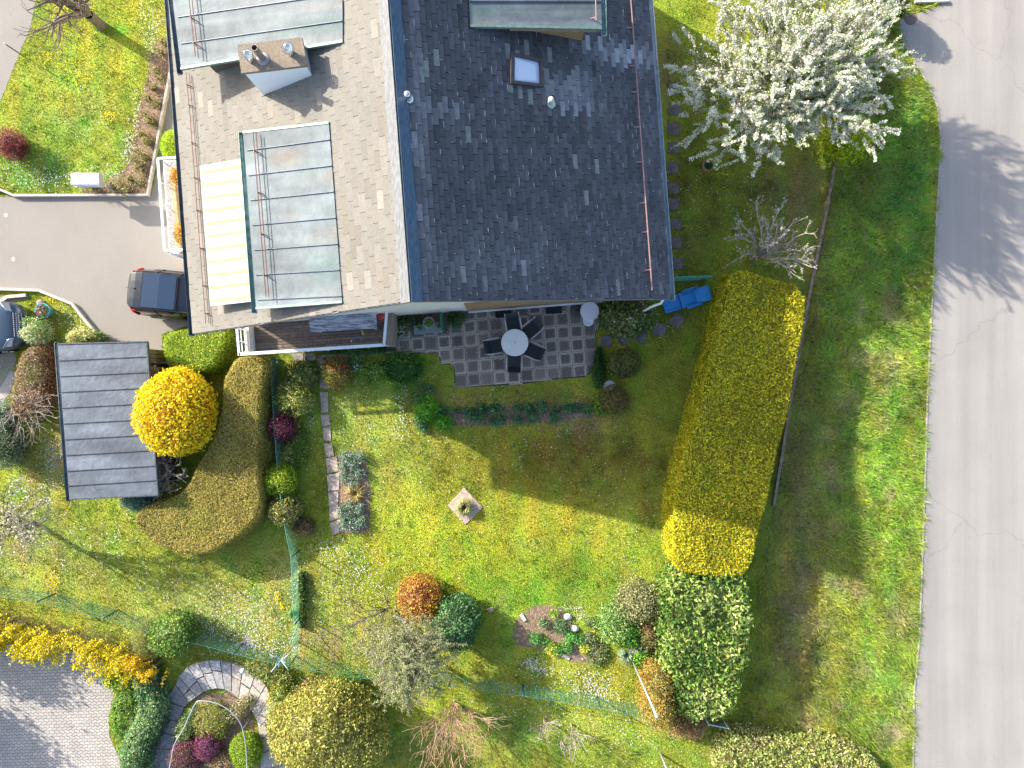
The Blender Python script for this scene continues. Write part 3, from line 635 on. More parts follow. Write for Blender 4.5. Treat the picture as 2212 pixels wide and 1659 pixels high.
# dormers
ZINC = attrmat("weathered_zinc", .65, 2.2, .26, .5, 9, .02, .25, 0)
def metal_color(X, Y): return (.34,.385,.40)
def dormer(nm, TL, TR, BR, BL, zf, plane, onp, seams, lab, guard_px=None, gcol=PATINA, cheek=True, wallmat=None, over=.35, gext=(0,0), front=-1):
    """TL, BL the free eave of the metal roof in the picture; TR, BR where it dies into the main slope"""
    nr = plane; d = house
    m = MB(); a, b, c, e = P(*TL, zf), onp(*TR, .05), onp(*BR, .05), P(*BL, zf)
    part = None; NSX, NSY = 26, 40; vs, cs = [], []; random.seed(4)
    for i in range(NSX+1):
        for j in range(NSY+1):
            s, t = i/NSX, j/NSY; p = (a.lerp(b, s)).lerp(e.lerp(c, s), t); vs.append(p)
    arr = np.array([v[:] for v in vs]); st = np.column_stack([np.repeat(np.arange(NSX+1)/NSX, NSY+1), np.tile(np.arange(NSY+1)/NSY, NSX+1), np.zeros(len(vs))])
    q = st*np.array([.8, 9, 1]); col = np.array([[.135,.160,.168]])*(1+.26*sn(q, 2.0, 31)[:,None]+.16*sn(q, 6, 32)[:,None]); q2 = st*np.array([1.2, 5, 1]); wv = np.clip(sn(q2, 2.6, 33)-.35, 0, 1)[:,None]
    col = col*(1-wv*.7)+np.array([[.19,.165,.135]])*wv*.7; wg = np.clip(sn(q2, 3.1, 34)-.4, 0, 1)[:,None]; col = col*(1-wg*.6)+np.array([[.095,.155,.145]])*wg*.6
    nt_ = len(vs); n3 = (b-a).cross(e-a).normalized(); n3 = n3 if n3.z > 0 else -n3
    low = [v-n3*.07 for v in vs]; V_ = vs+low; F_ = []
    def flip(f): return f
    for i in range(NSX):
        for j in range(NSY):
            k = i*(NSY+1)+j; F_ += [(k, k+NSY+1, k+NSY+2, k+1), (nt_+k+1, nt_+k+NSY+2, nt_+k+NSY+1, nt_+k)]
    bd = [i*(NSY+1) for i in range(NSX+1)], [i*(NSY+1)+NSY for i in range(NSX+1)], list(range(NSY+1)), [NSX*(NSY+1)+j for j in range(NSY+1)]
    for row in bd:
        for k in range(len(row)-1): F_.append((row[k], row[k+1], nt_+row[k+1], nt_+row[k]))
    rf = link_mesh("dormer_roof", np.array([v[:] for v in V_]), F_, ZINC, house, np.vstack([col, col])); rf["label"] = lab
    m = MB()
    for (l, r_) in seams:                                # standing seams
        sl_, sr = l, r_; ln = a.lerp(b, sl_[0]).lerp(e.lerp(c, sl_[0]), sl_[1]); rn = a.lerp(b, sr[0]).lerp(e.lerp(c, sr[0]), sr[1]); w_ = (e-a).normalized()*.011
        m.hexa([ln-w_+n3*.001, rn-w_+n3*.001, rn+w_+n3*.001, ln+w_+n3*.001], [ln-w_*.7+n3*.03, rn-w_*.7+n3*.035, rn+w_*.7+n3*.035, ln+w_*.7+n3*.03])
    m.build("standing_seam", simple("seam", (.05,.07,.10), (.10,.13,.17), 6, .5, .3), rf)
    for p_, q_ in ((a, b), (e, c)):                      # verge flashings
        m = MB(); w_ = (e-a).normalized()*.03; m.hexa([p_-w_-n3*.085, q_-w_-n3*.085, q_+w_-n3*.085, p_+w_-n3*.085], [p_-w_+n3*.02, q_-w_+n3*.02, q_+w_+n3*.02, p_+w_+n3*.02])
        m.build("verge_flashing", simple("green_flashing", (.12,.22,.17), (.25,.33,.27), 6, .5, .3), rf)
    out = (a-b); out.z = 0; out.normalize(); g1, g2 = a+out*.07-Vector((0,0,.06)), e+out*.07-Vector((0,0,.06)); gd = (e-a).normalized()
    trough(g1-gd*gext[0], g2+gd*gext[1], .075, gcol, rf)
    if guard_px: guard([hit(x, y, a, n3) for x, y in guard_px], n3, (.10, .22), .013, COPPERRAIL, rf, (.12,.37,.62,.87), bl=.10)
    # cheeks and front under the roof
    ins = .22
    def under(s, t): return a.lerp(b, s).lerp(e.lerp(c, s), t)-n3*.072
    c4 = [under(over/(a-b).length, ins/(e-a).length), under(.97, ins/(e-a).length), under(.97, 1-ins/(e-a).length), under(over/(a-b).length, 1-ins/(e-a).length)]
    m = MB(); bt = []
    for p in c4:
        z = (E1 if plane is nL else E2); d0 = plane.dot(z-p)/plane.z; bt.append(p+Vector((0,0,min(d0, -.01)-.06)))
    m.hexa(bt, c4); w2 = m.build("dormer_wall", wallmat or WOODB, house)
    return rf, c4, (a, b, c, e, n3)
# big lower dormer; seams given as fractions (along, down)
sd = [((.03, .105+i*.1415), (1.0, .095+i*.1455)) for i in range(7)]
d2 = dormer("d2", (525,286), (710,265), (739,652), (553,666), 7.2, nL, onL, sd, "lower green grey metal dormer roof beside the awning", [(558,288),(586,643)], over=.4, gext=(.02,.12))
sd = [((.02, .30), (.98, .29)), ((.02, .54), (1, .53)), ((.02, .78), (1, .80)), ((.02,.06),(1,.05))]
d1 = dormer("d1", (362,-90), (739,-130), (740,89), (391,148), 6.9, nL, onL, sd, "upper green grey metal dormer roof behind the chimney", [(410,-90),(434,128)], over=.75, gcol=GUT, gext=(0,.12), wallmat=simple("brown_cheek", (.075,.055,.045), (.11,.085,.07), 4, .7))
sd = [((.0, .24), (.98, .24)), ((0, .70), (.98, .72)), ((.0,.0),(.98,.0))]
d3 = dormer("d3", (1296,-130), (1008,-130), (1016,56), (1300,61), 7.05, nR, onR, [((0,.70),(1,.72)), ((0,.38),(1,.38)), ((0,.06),(1,.06))], "metal dormer roof on the dark slope", None, over=.45, gext=(0,.18))
m_ = MB(); a_, b_, c_, e_, n3 = d3[2]; dd = (c_-e_)                 # brown fascia of the dark side dormer
p, q = e_+dd*.0-n3*.09, e_+dd*.70-n3*.09; w_ = (e_-a_).normalized()*.02; m_.hexa([p-w_-n3*.10, q-w_-n3*.10, q+w_-n3*.10, p+w_-n3*.10], [p-w_, q-w_, q+w_, p+w_]); m_.build("fascia", simple("orange_brown_fascia", (.30,.17,.09), (.38,.23,.13), 4, .7), house)
guard([hit(1282+i*.5, y, a_, n3) for i, y in ((0,-120),(0,-20),(4,50))], n3, (.15,), .014, PINKRAIL, d3[0], (.95,.45))
# awning slung below the lower dormer
m, N, L, b = newmat("striped_awning"); a = N.new("ShaderNodeAttribute"); a.attribute_name = "Col"; L.new(a.outputs["Color"], b.inputs["Base Color"]); b.inputs["Roughness"].default_value = .9
AW = [P(520,343,6.85), P(546,651,6.85), P(456,661,6.2), P(433,358,6.2)]
def awning(q, nst, nm, lab, z=.02, stripe=(.45,.32,.15)):
    mb = MB(); n = nst*4
    for i in range(n):
        t0, t1 = i/n, (i+1)/n; pale = (i % 4) == 2
        colr = stripe if pale else ((.47,.39,.26) if (i % 4) == 1 else (.47,.47,.46))
        top = [q[0].lerp(q[1], t0), q[0].lerp(q[1], t1), q[3].lerp(q[2], t1), q[3].lerp(q[2], t0)]; mb.hexa([v-Vector((0,0,z)) for v in top], top, colr)
    o = mb.build(nm, m, house, cols=True); o["label"] = lab; return o
awning(AW, 11, "awning", "white awning with pale yellow stripes below the lower dormer")
m_ = MB(); m_.tube([AW[3]+Vector((0,0,-.02)), AW[2]+Vector((0,0,-.02))], .025, 6); m_.build("awning_bar", WHITE, house)
Q2 = [P(400,334,4.5), P(427,655,4.5), P(409.5,656,4.3), P(382,335,4.3)]
awning(Q2, 16, "awning", "narrow edge of a second cream and orange awning under the left gutter")
# chimney
chim = MB(); zt = 8.5; cs_ = [(512,97),(652,80),(664,141),(521,158)]; t4 = [P(x, y, zt) for x, y in cs_]; ctr = sum(t4, Vector())/4
body = [ctr+(p-ctr)*.93 for p in t4]; bt = []
for p in body:
    d0 = nL.dot(E1-p)/nL.z; bt.append(p+Vector((0,0,d0-.1)))
chim.hexa(bt, [p-Vector((0,0,.10)) for p in body]); chm = chim.build("chimney", PLASTERW, house)
AGG = simple("exposed_aggregate", (.10,.075,.05), (.38,.31,.23), 45, .95, bstr=.8, bscale=70, bdist=.01, stops=(.3,.7))
m_ = MB(); m_.hexa([p-Vector((0,0,.10)) for p in t4], t4); m_.build("chimney_cap", AGG, chm)
STEEL = simple("shiny_steel", (.75,.76,.78), (.6,.62,.64), 8, .22, .9)
for X, Y in ((534,119), (621,104)):
    c = P(X, Y, zt+.28); m_ = MB(); nb = 18
    for k in range(nb):
        a0 = 2*math.pi*k/nb; pts = []
        for t in range(6):
            ph = -.9+2.3*t/5; rr = .155*math.cos(ph); zz = .155*math.sin(ph); aa = a0+.35*t/5; pts.append((rr, zz, aa))
        ring_ = [[c+Vector((r*math.cos(aa+o), r*math.sin(aa+o), z))*1 for (r, z, aa) in pts] for o in (0, .20)]
        vs = ring_[0]+[v+(v-c)*.10 for v in ring_[1]]; m_.add(vs, [(i, i+1, i+7, i+6) for i in range(5)])
    m_.lathe([(.09,-.27),(.09,-.1)], c, 12); m_.lathe([(.03,.14),(.035,.17),(.0,.18)], c, 10); m_.build("chimney_cowl", STEEL, chm)
m_ = MB(); c0, c1 = P(568,127, zt), P(556.5,106.5, zt+.62); c0.z = zt; c1 = Vector((c0.x, c0.y, zt+.62)); n = 16
m_.lathe([(.085,0),(.085,.62),(.07,.62),(.07,.1),(0,.1)], c0, n); m_.build("flue_pipe", simple("dull_steel", (.22,.20,.17), (.34,.31,.27), 6, .5, .5), chm)
m_ = MB(); m_.lathe([(.17,0),(.15,.03),(.09,.05)], c0, 14); m_.build("flue_collar", STONE, chm)
# skylight
fr = [(1100,116),(1168,132),(1170,191),(1099,183)]; o4 = [onR(x, y) for x, y in fr]; cc = sum(o4, Vector())/4
FRM = simple("dark_brown_frame", (.045,.035,.035), (.08,.065,.06), 6, .5, .1); m_ = MB()
for i in range(4):
    a_, b_ = o4[i], o4[(i+1) % 4]; a2, b2 = cc+(a_-cc)*.80, cc+(b_-cc)*.80; m_.hexa([a_, b_, b2, a2], [a_+nR*.12, b_+nR*.12, b2+nR*.12, a2+nR*.12])
sk = m_.build("skylight", FRM, house)
g4 = [cc+(p-cc)*.80+nR*.06 for p in o4]; gm, N, L, b = newmat("skylight_glass"); b.inputs["Base Color"].default_value = (.45,.52,.66,1); b.inputs["Roughness"].default_value = .12; b.inputs["Specular IOR Level"].default_value = .8
MB().sheet(g4).build("pane", gm, sk)
bl = simple("white_blind", (.62,.68,.80), rough=.8); g5 = [cc+(p-cc)*s_+nR*.066 for p, s_ in zip(o4, (.72,.55,.6,.72))]; MB().sheet(g5).build("blind", bl, sk)
for X, Y, mt in ((882,205,STEEL), (1187,215,simple("lichen_pipe", (.42,.48,.44), (.60,.66,.60), 12, .7))):
    p = onR(X+2, Y+10); m_ = MB(); m_.lathe([(.085,-.05),(.085,.34),(.075,.38),(.02,.39)], p, 12); m_.lathe([(.15,.01),(.09,.09)], p, 10); m_.build("vent_pipe", mt, house, True)
# ---- balcony deck below the left part of the gable
BZ = 1.25; RZ = 2.1
WOODD = attrmat("deck_boards", .85, 9, .35, .4, 30, .004)
def rect(px4, z): return [P(x, y, z) for x, y in px4]
fl = [P(529,690,BZ), P(829,672,BZ), P(836,741,BZ), P(540,762,BZ)]
m_ = MB(); nb = 11; random.seed(9)
u0 = (fl[1]-fl[0]); v0 = (fl[3]-fl[0])
m_.hexa([p-Vector((0,0,.22)) for p in fl], [p-Vector((0,0,.03)) for p in fl], (.05,.04,.03))
for i in range(nb):
    t0, t1 = i/nb+.006, (i+1)/nb-.006; s = 0; cuts = [0]+sorted(random.uniform(.15, .9) for _ in range(2))+[1]
    for k in range(3):
        s0, s1 = cuts[k]+.0015, cuts[k+1]-.0015; c_ = random.uniform(.75, 1.2); colr = (.19*c_, .145*c_, .115*c_)
        def q(s, t): return fl[0].lerp(fl[1], s).lerp(fl[3].lerp(fl[2], s), t)
        tp = [q(s0, t0), q(s1, t0), q(s1, t1), q(s0, t1)]; m_.hexa([p-Vector((0,0,.03)) for p in tp], tp, colr)
bal = m_.build("balcony_floor", WOODD, house, cols=True)
RW = simple("blue_white_railing", (.62,.70,.80), (.74,.80,.86), 6, .4, .1)
rl = [P(511,709,RZ), P(516,765,RZ), P(829,745,RZ), P(836,664,RZ)]
m_ = MB()
def bar(m, a, b, w, h):
    d = (b-a).normalized(); s = d.cross(Vector((0,0,1))).normalized()*w/2; m.hexa([a-s-Vector((0,0,h)), b-s-Vector((0,0,h)), b+s-Vector((0,0,h)), a+s-Vector((0,0,h))], [a-s, b-s, b+s, a+s])
bar(m_, rl[0], rl[1]+(rl[1]-rl[0]).normalized()*.05, .08, .05)
for i in (1, 2): bar(m_, rl[i], rl[i+1], .11 if i == 1 else .09, .05)
for k in range(1, 5):                                    # horizontal louvres of the left side
    off = (rl[2]-rl[1]).normalized()*.075*k; bar(m_, rl[0]+off-Vector((0,0,.14*k)), rl[1]+off-Vector((0,0,.14*k)), .035, .03)
for a_, b_, n in ((rl[0], rl[1], 2), (rl[1], rl[2], 7)):
    for k in range(n+1):
        p = a_.lerp(b_, k/n); m_.tube([p-Vector((0,0,.04)), p-Vector((0,0,RZ-BZ+.15))], .02, 6)
for zz in (.25,.45,.65): bar(m_, rl[1]-Vector((0,0,zz)), rl[2]-Vector((0,0,zz)), .02, .03)
m_.build("balcony_railing", RW, house)
m_ = MB(); a_, b_, c_ = P(535,703,BZ+.45), P(540,757,BZ+.45), 0
bar(m_, P(532,700,BZ+.5), P(537,757,BZ+.5), .13, .5); m_.build("timber_panel", simple("bleached_board", (.62,.52,.42), (.72,.63,.54), 6, .8), house)
m_ = MB(); q = [P(518,772,0), P(830,755,0), P(838,744,0), P(838,690,0), P(530,705,0)]
m_.prism([(p.x, p.y) for p in [P(520,765,BZ-.2), P(833,744,BZ-.2), P(838,672,BZ-.2), P(600,690,BZ-.2)]], BZ-.40, BZ-.222); m_.build("balcony_slab", simple("slab_concrete", (.30,.28,.26), (.42,.40,.38), 8, .9, bstr=.4), house)
m_ = MB(); pq = [P(836,668,1.5), P(848,667,1.5), P(846,745,1.5), P(833,746,1.5)]; m_.hexa([Vector((p.x, p.y, 0)) for p in pq], pq); m_.build("parapet", AGG, house)
for p in (P(543,768,0), P(700,752,0)): MB().tube([Vector((p.x,p.y,0)), Vector((p.x,p.y,BZ-.25))], .05, 8).build("balcony_post", WHITE, house)
# ---- gravel topped terrace on the left, with white railing
TZ = 1.9; q = [P(352,347,TZ), P(440,343,TZ), P(455,545,TZ), P(366,548,TZ)]
m_ = MB(); m_.hexa([Vector((p.x,p.y,0)) for p in q], q); m_.build("terrace_block", PLASTERW, house)
m_ = MB(); g_ = [P(354,350,TZ+.01), P(440,345,TZ+.01), P(455,540,TZ+.01), P(367,544,TZ+.01)]; m_.sheet(g_); m_.build("terrace_gravel", simple("grey_gravel", (.10,.095,.09), (.62,.60,.56), 38, .95, bstr=1, bscale=45, bdist=.03, stops=(.35,.62)), house)
TR = TZ+.75; t4 = [P(392,339,TR), P(340,342,TR), P(355,541,TR), P(402,538,TR)]; m_ = MB()
for i in range(3): bar(m_, t4[i], t4[i+1], .075, .045)
for a_, b_, n in ((t4[0], t4[1], 1), (t4[1], t4[2], 4), (t4[2], t4[3], 1)):
    for k in range(n+1): p = a_.lerp(b_, k/n); m_.tube([p-Vector((0,0,.03)), p-Vector((0,0,.76))], .016, 6)
m_.build("terrace_railing", RW, house)
m_ = MB(); bar(m_, P(374,400,TZ+.28), P(388,545,TZ+.28), .12, .26); m_.build("planter_beam", simple("tan_timber", (.34,.26,.13), (.48,.38,.22), 6, .8, bstr=.3), house)
# ---------------------------------------------------------------- carport with dark metal roof
cz = 1.75; ct = [P(124,743,cz), P(317,738,cz), P(342,1070,cz), P(150,1079,cz)]
carp = thing("carport", (ct[0].x*.5+ct[2].x*.5, ct[0].y*.5+ct[2].y*.5, 0), "garden shed with flat dark grey standing seam metal roof", "shed")
DZ = attrmat("dark_zinc", .55, 3, .25, .5, 7, .03, .35, .1); NSX, NSY = 24, 40; vs = []
for i in range(NSX+1):
    for j in range(NSY+1): vs.append(ct[0].lerp(ct[1], i/NSX).lerp(ct[3].lerp(ct[2], i/NSX), j/NSY))
st = np.column_stack([np.repeat(np.arange(NSX+1)/NSX, NSY+1), np.tile(np.arange(NSY+1)/NSY, NSX+1), np.zeros(len(vs))])
q = st*np.array([2.2, 9, 1]); col = np.array([[.105,.122,.145]])*(1+.22*sn(q, 1.6, 41)[:,None]+.14*sn(q, 5, 42)[:,None]); wv = np.clip(sn(q, 1.9, 43)-.5, 0, .8)[:,None]; col = col*(1-wv*.6)+np.array([[.22,.26,.31]])*wv*.6
F_ = []; nt_ = len(vs); lo = [v-Vector((0,0,.10)) for v in vs]
for i in range(NSX):
    for j in range(NSY): k = i*(NSY+1)+j; F_ += [(k, k+1, k+NSY+2, k+NSY+1), (nt_+k, nt_+k+NSY+1, nt_+k+NSY+2, nt_+k+1)]
for row in ([i*(NSY+1) for i in range(NSX+1)], [i*(NSY+1)+NSY for i in range(NSX+1)], list(range(NSY+1)), [NSX*(NSY+1)+j for j in range(NSY+1)]):
    for k in range(len(row)-1): F_.append((row[k], row[k+1], nt_+row[k+1], nt_+row[k]))
rf = link_mesh("roof", np.array([v[:] for v in vs+lo]), F_, DZ, carp, np.vstack([col, col]))
m_ = MB(); up = Vector((0,0,1))
for k in range(1, 10):
    t = k*.1015+(.0 if k < 9 else -.007); a_, b_ = ct[0].lerp(ct[3], t+.006), ct[1].lerp(ct[2], t-.004); w_ = Vector((0,.010,0)); m_.hexa([a_-w_, b_-w_, b_+w_, a_+w_], [a_-w_+up*.03, b_-w_+up*.03, b_+w_+up*.03, a_+w_+up*.03])
m_.build("standing_seam", simple("shed_seam", (.03,.035,.045), (.06,.07,.085), 6, .5, .3), rf)
m_ = MB()
for i in (0, 1, 2):
    a_, b_ = ct[i], ct[(i+1) % 4]; d = (b_-a_).normalized(); s = Vector((d.y, -d.x, 0))*.02; m_.hexa([a_+s-up*.12, b_+s-up*.12, b_-s-up*.12, a_-s-up*.12], [a_+s+up*.03, b_+s+up*.03, b_-s+up*.03, a_-s+up*.03])
m_.build("edge_trim", simple("trim", (.05,.06,.07), (.10,.12,.14), 6, .45, .4), rf)
trough(ct[0]+Vector((-.06,.05,-.03)), ct[3]+Vector((-.06,-.06,-.03)), .07, GUT, carp)
wi = [ct[i].lerp(ct[(i+2) % 4], .05) for i in range(4)]; m_ = MB()
for i in (1, 2, 3, 0):
    a_, b_ = wi[i], wi[(i+1) % 4]; d = (b_-a_).normalized(); s = Vector((d.y, -d.x, 0))*.04
    nb = max(2, int((b_-a_).length/.14))
    for k in range(nb):
        p0, p1 = a_.lerp(b_, k/nb+.002), a_.lerp(b_, (k+1)/nb-.002); r_ = random.uniform(0, .008)
        m_.hexa([Vector((v.x, v.y, 0)) for v in (p0+s, p1+s, p1-s, p0-s)], [Vector((v.x, v.y, cz-.105)) for v in (p0+s*(1+r_*9), p1+s*(1+r_*9), p1-s, p0-s)])
m_.build("wall", simple("shed_boards", (.10,.07,.05), (.2,.15,.11), 5, .85, bstr=.4, stretch=(6,6,1)), carp)
# arch beside the shed
ar = thing("garden_gate", tuple(P(345,800)), "black metal handrail and arch with two timber rails beside the shed", "gate"); m_ = MB()
a_ = P(322,786,1.5); b_ = P(360,783,1.5); m_.tube([Vector((a_.x,a_.y,0)), a_, b_, Vector((b_.x,b_.y,0))], .022, 7)
c_ = P(333,766,1.3); pts = []
for k in range(13):
    a = math.pi*k/12; pts.append(P(334,790,0)+Vector((.16*math.cos(a)*1.2, -.05*math.cos(a), 1.0+.35*math.sin(a))))
m_.tube([Vector((pts[0].x,pts[0].y,0))]+pts+[Vector((pts[-1].x,pts[-1].y,0))], .02, 6); m_.build("frame", BLACKMETAL, ar, True)
m_ = MB(); bar(m_, P(332,781,1.15), P(327,828,1.15), .09, .09); bar(m_, P(338,796,1.0), P(340,842,1.0), .09, .09)
for X, Y in ((327,828),(340,842),(332,781),(338,796)): p = P(X,Y,1.0); m_.tube([Vector((p.x,p.y,0)), Vector((p.x,p.y,.95))], .035, 6)
m_.build("rail", simple("aged_rail", (.26,.22,.18), (.38,.33,.28), 8, .85, bstr=.3), ar)
# ---------------------------------------------------------------- cars
PAINT, N, L, b = newmat("dark_blue_paint"); b.inputs["Base Color"].default_value = (.006,.011,.022,1); b.inputs["Roughness"].default_value = .35; b.inputs["Specular IOR Level"].default_value = .3; b.inputs["Coat Weight"].default_value = .1; b.inputs["Coat Roughness"].default_value = .08
PAINTG, N, L, b = newmat("slate_blue_paint"); b.inputs["Base Color"].default_value = (.045,.075,.11,1); b.inputs["Roughness"].default_value = .3; b.inputs["Coat Weight"].default_value = .8; b.inputs["Metallic"].default_value = .35
CGLASS, N, L, b = newmat("car_glass"); b.inputs["Base Color"].default_value = (.006,.009,.012,1); b.inputs["Roughness"].default_value = .05; b.inputs["Specular IOR Level"].default_value = .9
RUB = simple("rubber", (.02,.02,.02), rough=.8); REDL = simple("red_lens", (.55,.01,.01), rough=.2); CHROME = simple("chrome", (.8,.82,.85), rough=.15, metal=.9)
LENS = simple("lamp_lens", (.10,.12,.15), rough=.45, spec=.3); PLATE = simple("number_plate", (.8,.8,.75), rough=.5); SEATM = simple("seam_black", (.004,.004,.005), rough=.6)
def lerpst(st, x):
    for i in range(len(st)-1):
        if st[i][0] <= x <= st[i+1][0]:
            t = (x-st[i][0])/(st[i+1][0]-st[i][0]); return [st[i][k]*(1-t)+st[i+1][k]*t for k in range(len(st[0]))]
    return list(st[-1])
def car(name, loc, rz, label, body, roof, paint, glass_from, kind):
    t = thing(name, loc, label, "car", None, rz); Lc = body[-1][0]
    xs = np.linspace(0, Lc, 44); m = MB(); rg = []
    for x in xs:
        _, hw, zb, zt, crown = lerpst(body, x)
        half = [(0, zb), (hw*.86, zb), (hw*.97, zb+.10), (hw*1.0, zb+(zt-zb)*.45), (hw*.985, zb+(zt-zb)*.75), (hw*.93, zt-.045), (hw*.86, zt), (hw*.5, zt+crown*.8), (0, zt+crown)]
        rg.append([Vector((x, y, z)) for y, z in half]+[Vector((x, -y, z)) for y, z in half[-2:0:-1]])
    m.loft(rg, True); m.build("body", paint, t, True, True)
    # greenhouse: dark glass hull, painted roof panel on top
    m = MB(); rg = []
    for (x, hb, ht, zb, zt) in roof['glass']:
        half = [(0, zb), (hb, zb), (hb*.6+ht*.4, zb+(zt-zb)*.5), (ht, zt-.03), (ht*.8, zt), (0, zt+.02)]
        rg.append([Vector((x if z < zt-.2 else x, y, z)) for y, z in half]+[Vector((x, -y, z)) for y, z in half[-2:0:-1]])
    m.loft(rg, True); m.build("window_glass", CGLASS, t, True, True)
    m = MB(); rg = []
    for (x, w_, z) in roof['panel']: rg.append([Vector((x, y*w_, z-.02*abs(y)**3)) for y in (-1,-.9,-.5,0,.5,.9,1)]+[Vector((x, y*w_, z-.05)) for y in (1,.5,0,-.5,-1)])
    m.loft(rg, True); m.build("roof_panel", paint if kind == 'rear' else paint, t, False, True)
    for px_ in roof.get('pillars', []):
        for s in (-1, 1): MB().tube([Vector((px_[0], s*px_[1], px_[2])), Vector((px_[3], s*px_[4], px_[5]))], .035, 5).build("pillar", paint, t, True, True)
    for x in (.85, Lc-.85):
        for s in (-1, 1):
            m = MB(); w_ = lerpst(body, x)[1]; c = Vector((x, s*(w_-.09), .33)); rg = []
            for r_, o in ((.0,-.1),(.31,-.1),(.33,-.06),(.33,.06),(.31,.10),(.21,.10),(.0,.10)): rg.append([c+Vector((r_*math.cos(a), s*o, r_*math.sin(a))) for a in np.linspace(0, 2*math.pi, 20, endpoint=False)])
            m.loft(rg, True); wh = m.build("wheel", RUB, t, True, True)
            m = MB(); 
            for k in range(5):
                a = 2*math.pi*k/5; m.tube([c+Vector((0, s*.105, 0)), c+Vector((.2*math.cos(a), s*.105, .2*math.sin(a)))], .02, 5)
            m.build("rim", CHROME, wh, True, True)
    return t
mpv_body = [(0,.40,.42,.84,.0),(.04,.60,.38,.90,.0),(.12,.73,.34,.94,.0),(.30,.84,.30,.98,.0),(1.0,.90,.26,.97,.0),(2.4,.90,.26,.95,.0),(3.3,.89,.26,.93,.03),(3.8,.85,.28,.84,.05),(4.15,.76,.32,.72,.05),(4.3,.6,.38,.6,.03)]
mpv_roof = {'glass':[(.06,.50,.40,.88,.97),(.14,.68,.50,.90,1.36),(.24,.78,.60,.90,1.50),(.45,.83,.655,.90,1.57),(1.2,.85,.66,.90,1.60),(2.2,.85,.655,.90,1.58),(2.55,.84,.62,.90,1.50),(3.35,.80,.70,.90,.97)],
 'panel':[(.15,.38,1.46),(.19,.52,1.50),(.27,.60,1.545),(.45,.635,1.585),(.7,.65,1.61),(1.4,.655,1.635),(2.05,.65,1.62),(2.38,.61,1.585)], 'pillars':[(.18,.70,.95,.34,.64,1.53),(3.28,.74,.98,2.45,.61,1.54),(1.15,.86,.92,1.2,.66,1.58),(2.1,.86,.92,2.05,.66,1.58)]}
c0 = P(294,630,.60); a0 = R(-5.5)
mpv = car("parked_car", (c0.x, c0.y, 0), a0, "black people carrier parked tail out with its nose under the house eave", mpv_body, mpv_roof, PAINT, 0, 'rear')
m = MB(); m.add([Vector((.72,-.60,1.627)),Vector((.72,.60,1.627)),Vector((1.98,.60,1.653)),Vector((1.98,-.60,1.653)),Vector((1.35,-.61,1.665)),Vector((1.35,.61,1.665))],[(0,4,5,1),(4,3,2,5)]); GR, N, L, b = newmat("glass_roof"); b.inputs["Base Color"].default_value = (.012,.03,.06,1); b.inputs["Roughness"].default_value = .12; b.inputs["Specular IOR Level"].default_value = .9
pr = [Vector((.74,y*.6,1.628)) for y in (-1,1)]+[Vector((1.96,y*.6,1.655)) for y in (1,-1)]; m = MB(); m.add([p for p in pr]+[Vector((1.35,-.6,1.662)), Vector((1.35,.6,1.662))], [(0,4,5,1),(4,3,2,5)]); m.build("roof_glass", GR, mpv, False, True)
m = MB(); bx = [(.16,.42,1.50),(.42,.5,1.585)]
for x in (.72,2.00): m.box((x, 0, 1.618 if x < 1 else 1.648), (.012, 1.2, .02))
m.build("panel_seam", SEATM, mpv, False, True)
m = MB(); m.lathe([(.035,0),(.03,.03),(.01,.04)], (.46,.03,1.595), 10); m.tube([Vector((.46,.03,1.61)), Vector((.20,.03,1.72))], .006, 5); m.build("antenna", RUB, mpv, False, True)
for s in (-1, 1):
    m = MB(); m.loft([[Vector((.02,s*.60,z)),Vector((.02+.0,s*.66,z)),Vector((.14,s*.78,z)),Vector((.36,s*.865,z)),Vector((.34,s*.80,z)),Vector((.10,s*.66,z))] for z in (.84,.92,1.0)], True); m.build("tail_light", REDL, mpv, True, True)
    m = MB(); m.box((2.72, s*.99, 1.02), (.16, .22, .14), bev=.04); m.tube([Vector((2.74,s*.84,.97)), Vector((2.74,s*.93,1.0))], .03, 6); m.build("wing_mirror", PAINT, mpv, True, True)
m = MB(); m.box((-.005, 0, .78), (.02, .52, .11)); m.build("number_plate", PLATE, mpv, False, True)
m = MB(); m.box((.0, 0, .52), (.10, 1.25, .16), bev=.04); m.build("rear_bumper", RUB, mpv, True, True)
m = MB(); m.box((-.02, -.02, .86), (.08, .34, .06), bev=.02); m.build("boot_handle", CHROME, mpv, True, True)
# the second car, nose to the right, mostly beyond the left edge
suv_body = [(0,.62,.40,.95,.0),(.3,.86,.32,1.0,.0),(1.0,.92,.28,1.02,.0),(2.6,.93,.28,1.02,.0),(3.3,.92,.28,1.02,.05),(4.0,.90,.30,.98,.05),(4.30,.84,.32,.92,.04),(4.48,.74,.34,.82,.02),(4.58,.58,.36,.66,.0)]
suv_roof = {'glass':[(.15,.76,.68,.95,1.0),(.4,.82,.68,.95,1.5),(1.4,.86,.70,.95,1.62),(2.3,.85,.68,.95,1.58),(3.1,.80,.74,.95,1.04)],'panel':[(.4,.64,1.55),(1.2,.69,1.66),(2.2,.67,1.63),(2.45,.64,1.58)],'pillars':[(3.05,.76,1.03,2.4,.64,1.55)]}
n0 = P(52,702,.6); a1 = R(4); dirx = Vector((math.cos(a1), math.sin(a1), 0)); o0 = n0-dirx*4.56
suv = car("parked_car", (o0.x, o0.y, 0), a1, "dark blue car nosing in at the left edge beside the turquoise pot", suv_body, suv_roof, PAINTG, 0, 'front')
m = MB()
m.loft([[Vector((4.36,y,.945)) , Vector((4.62,y*.92,.66)), Vector((4.55,y*.92,.60)), Vector((4.30,y,.86))] for y in (-.46, .46)], True); gr = m.build("grille", BLACKMETAL, suv, False, True)
m = MB()
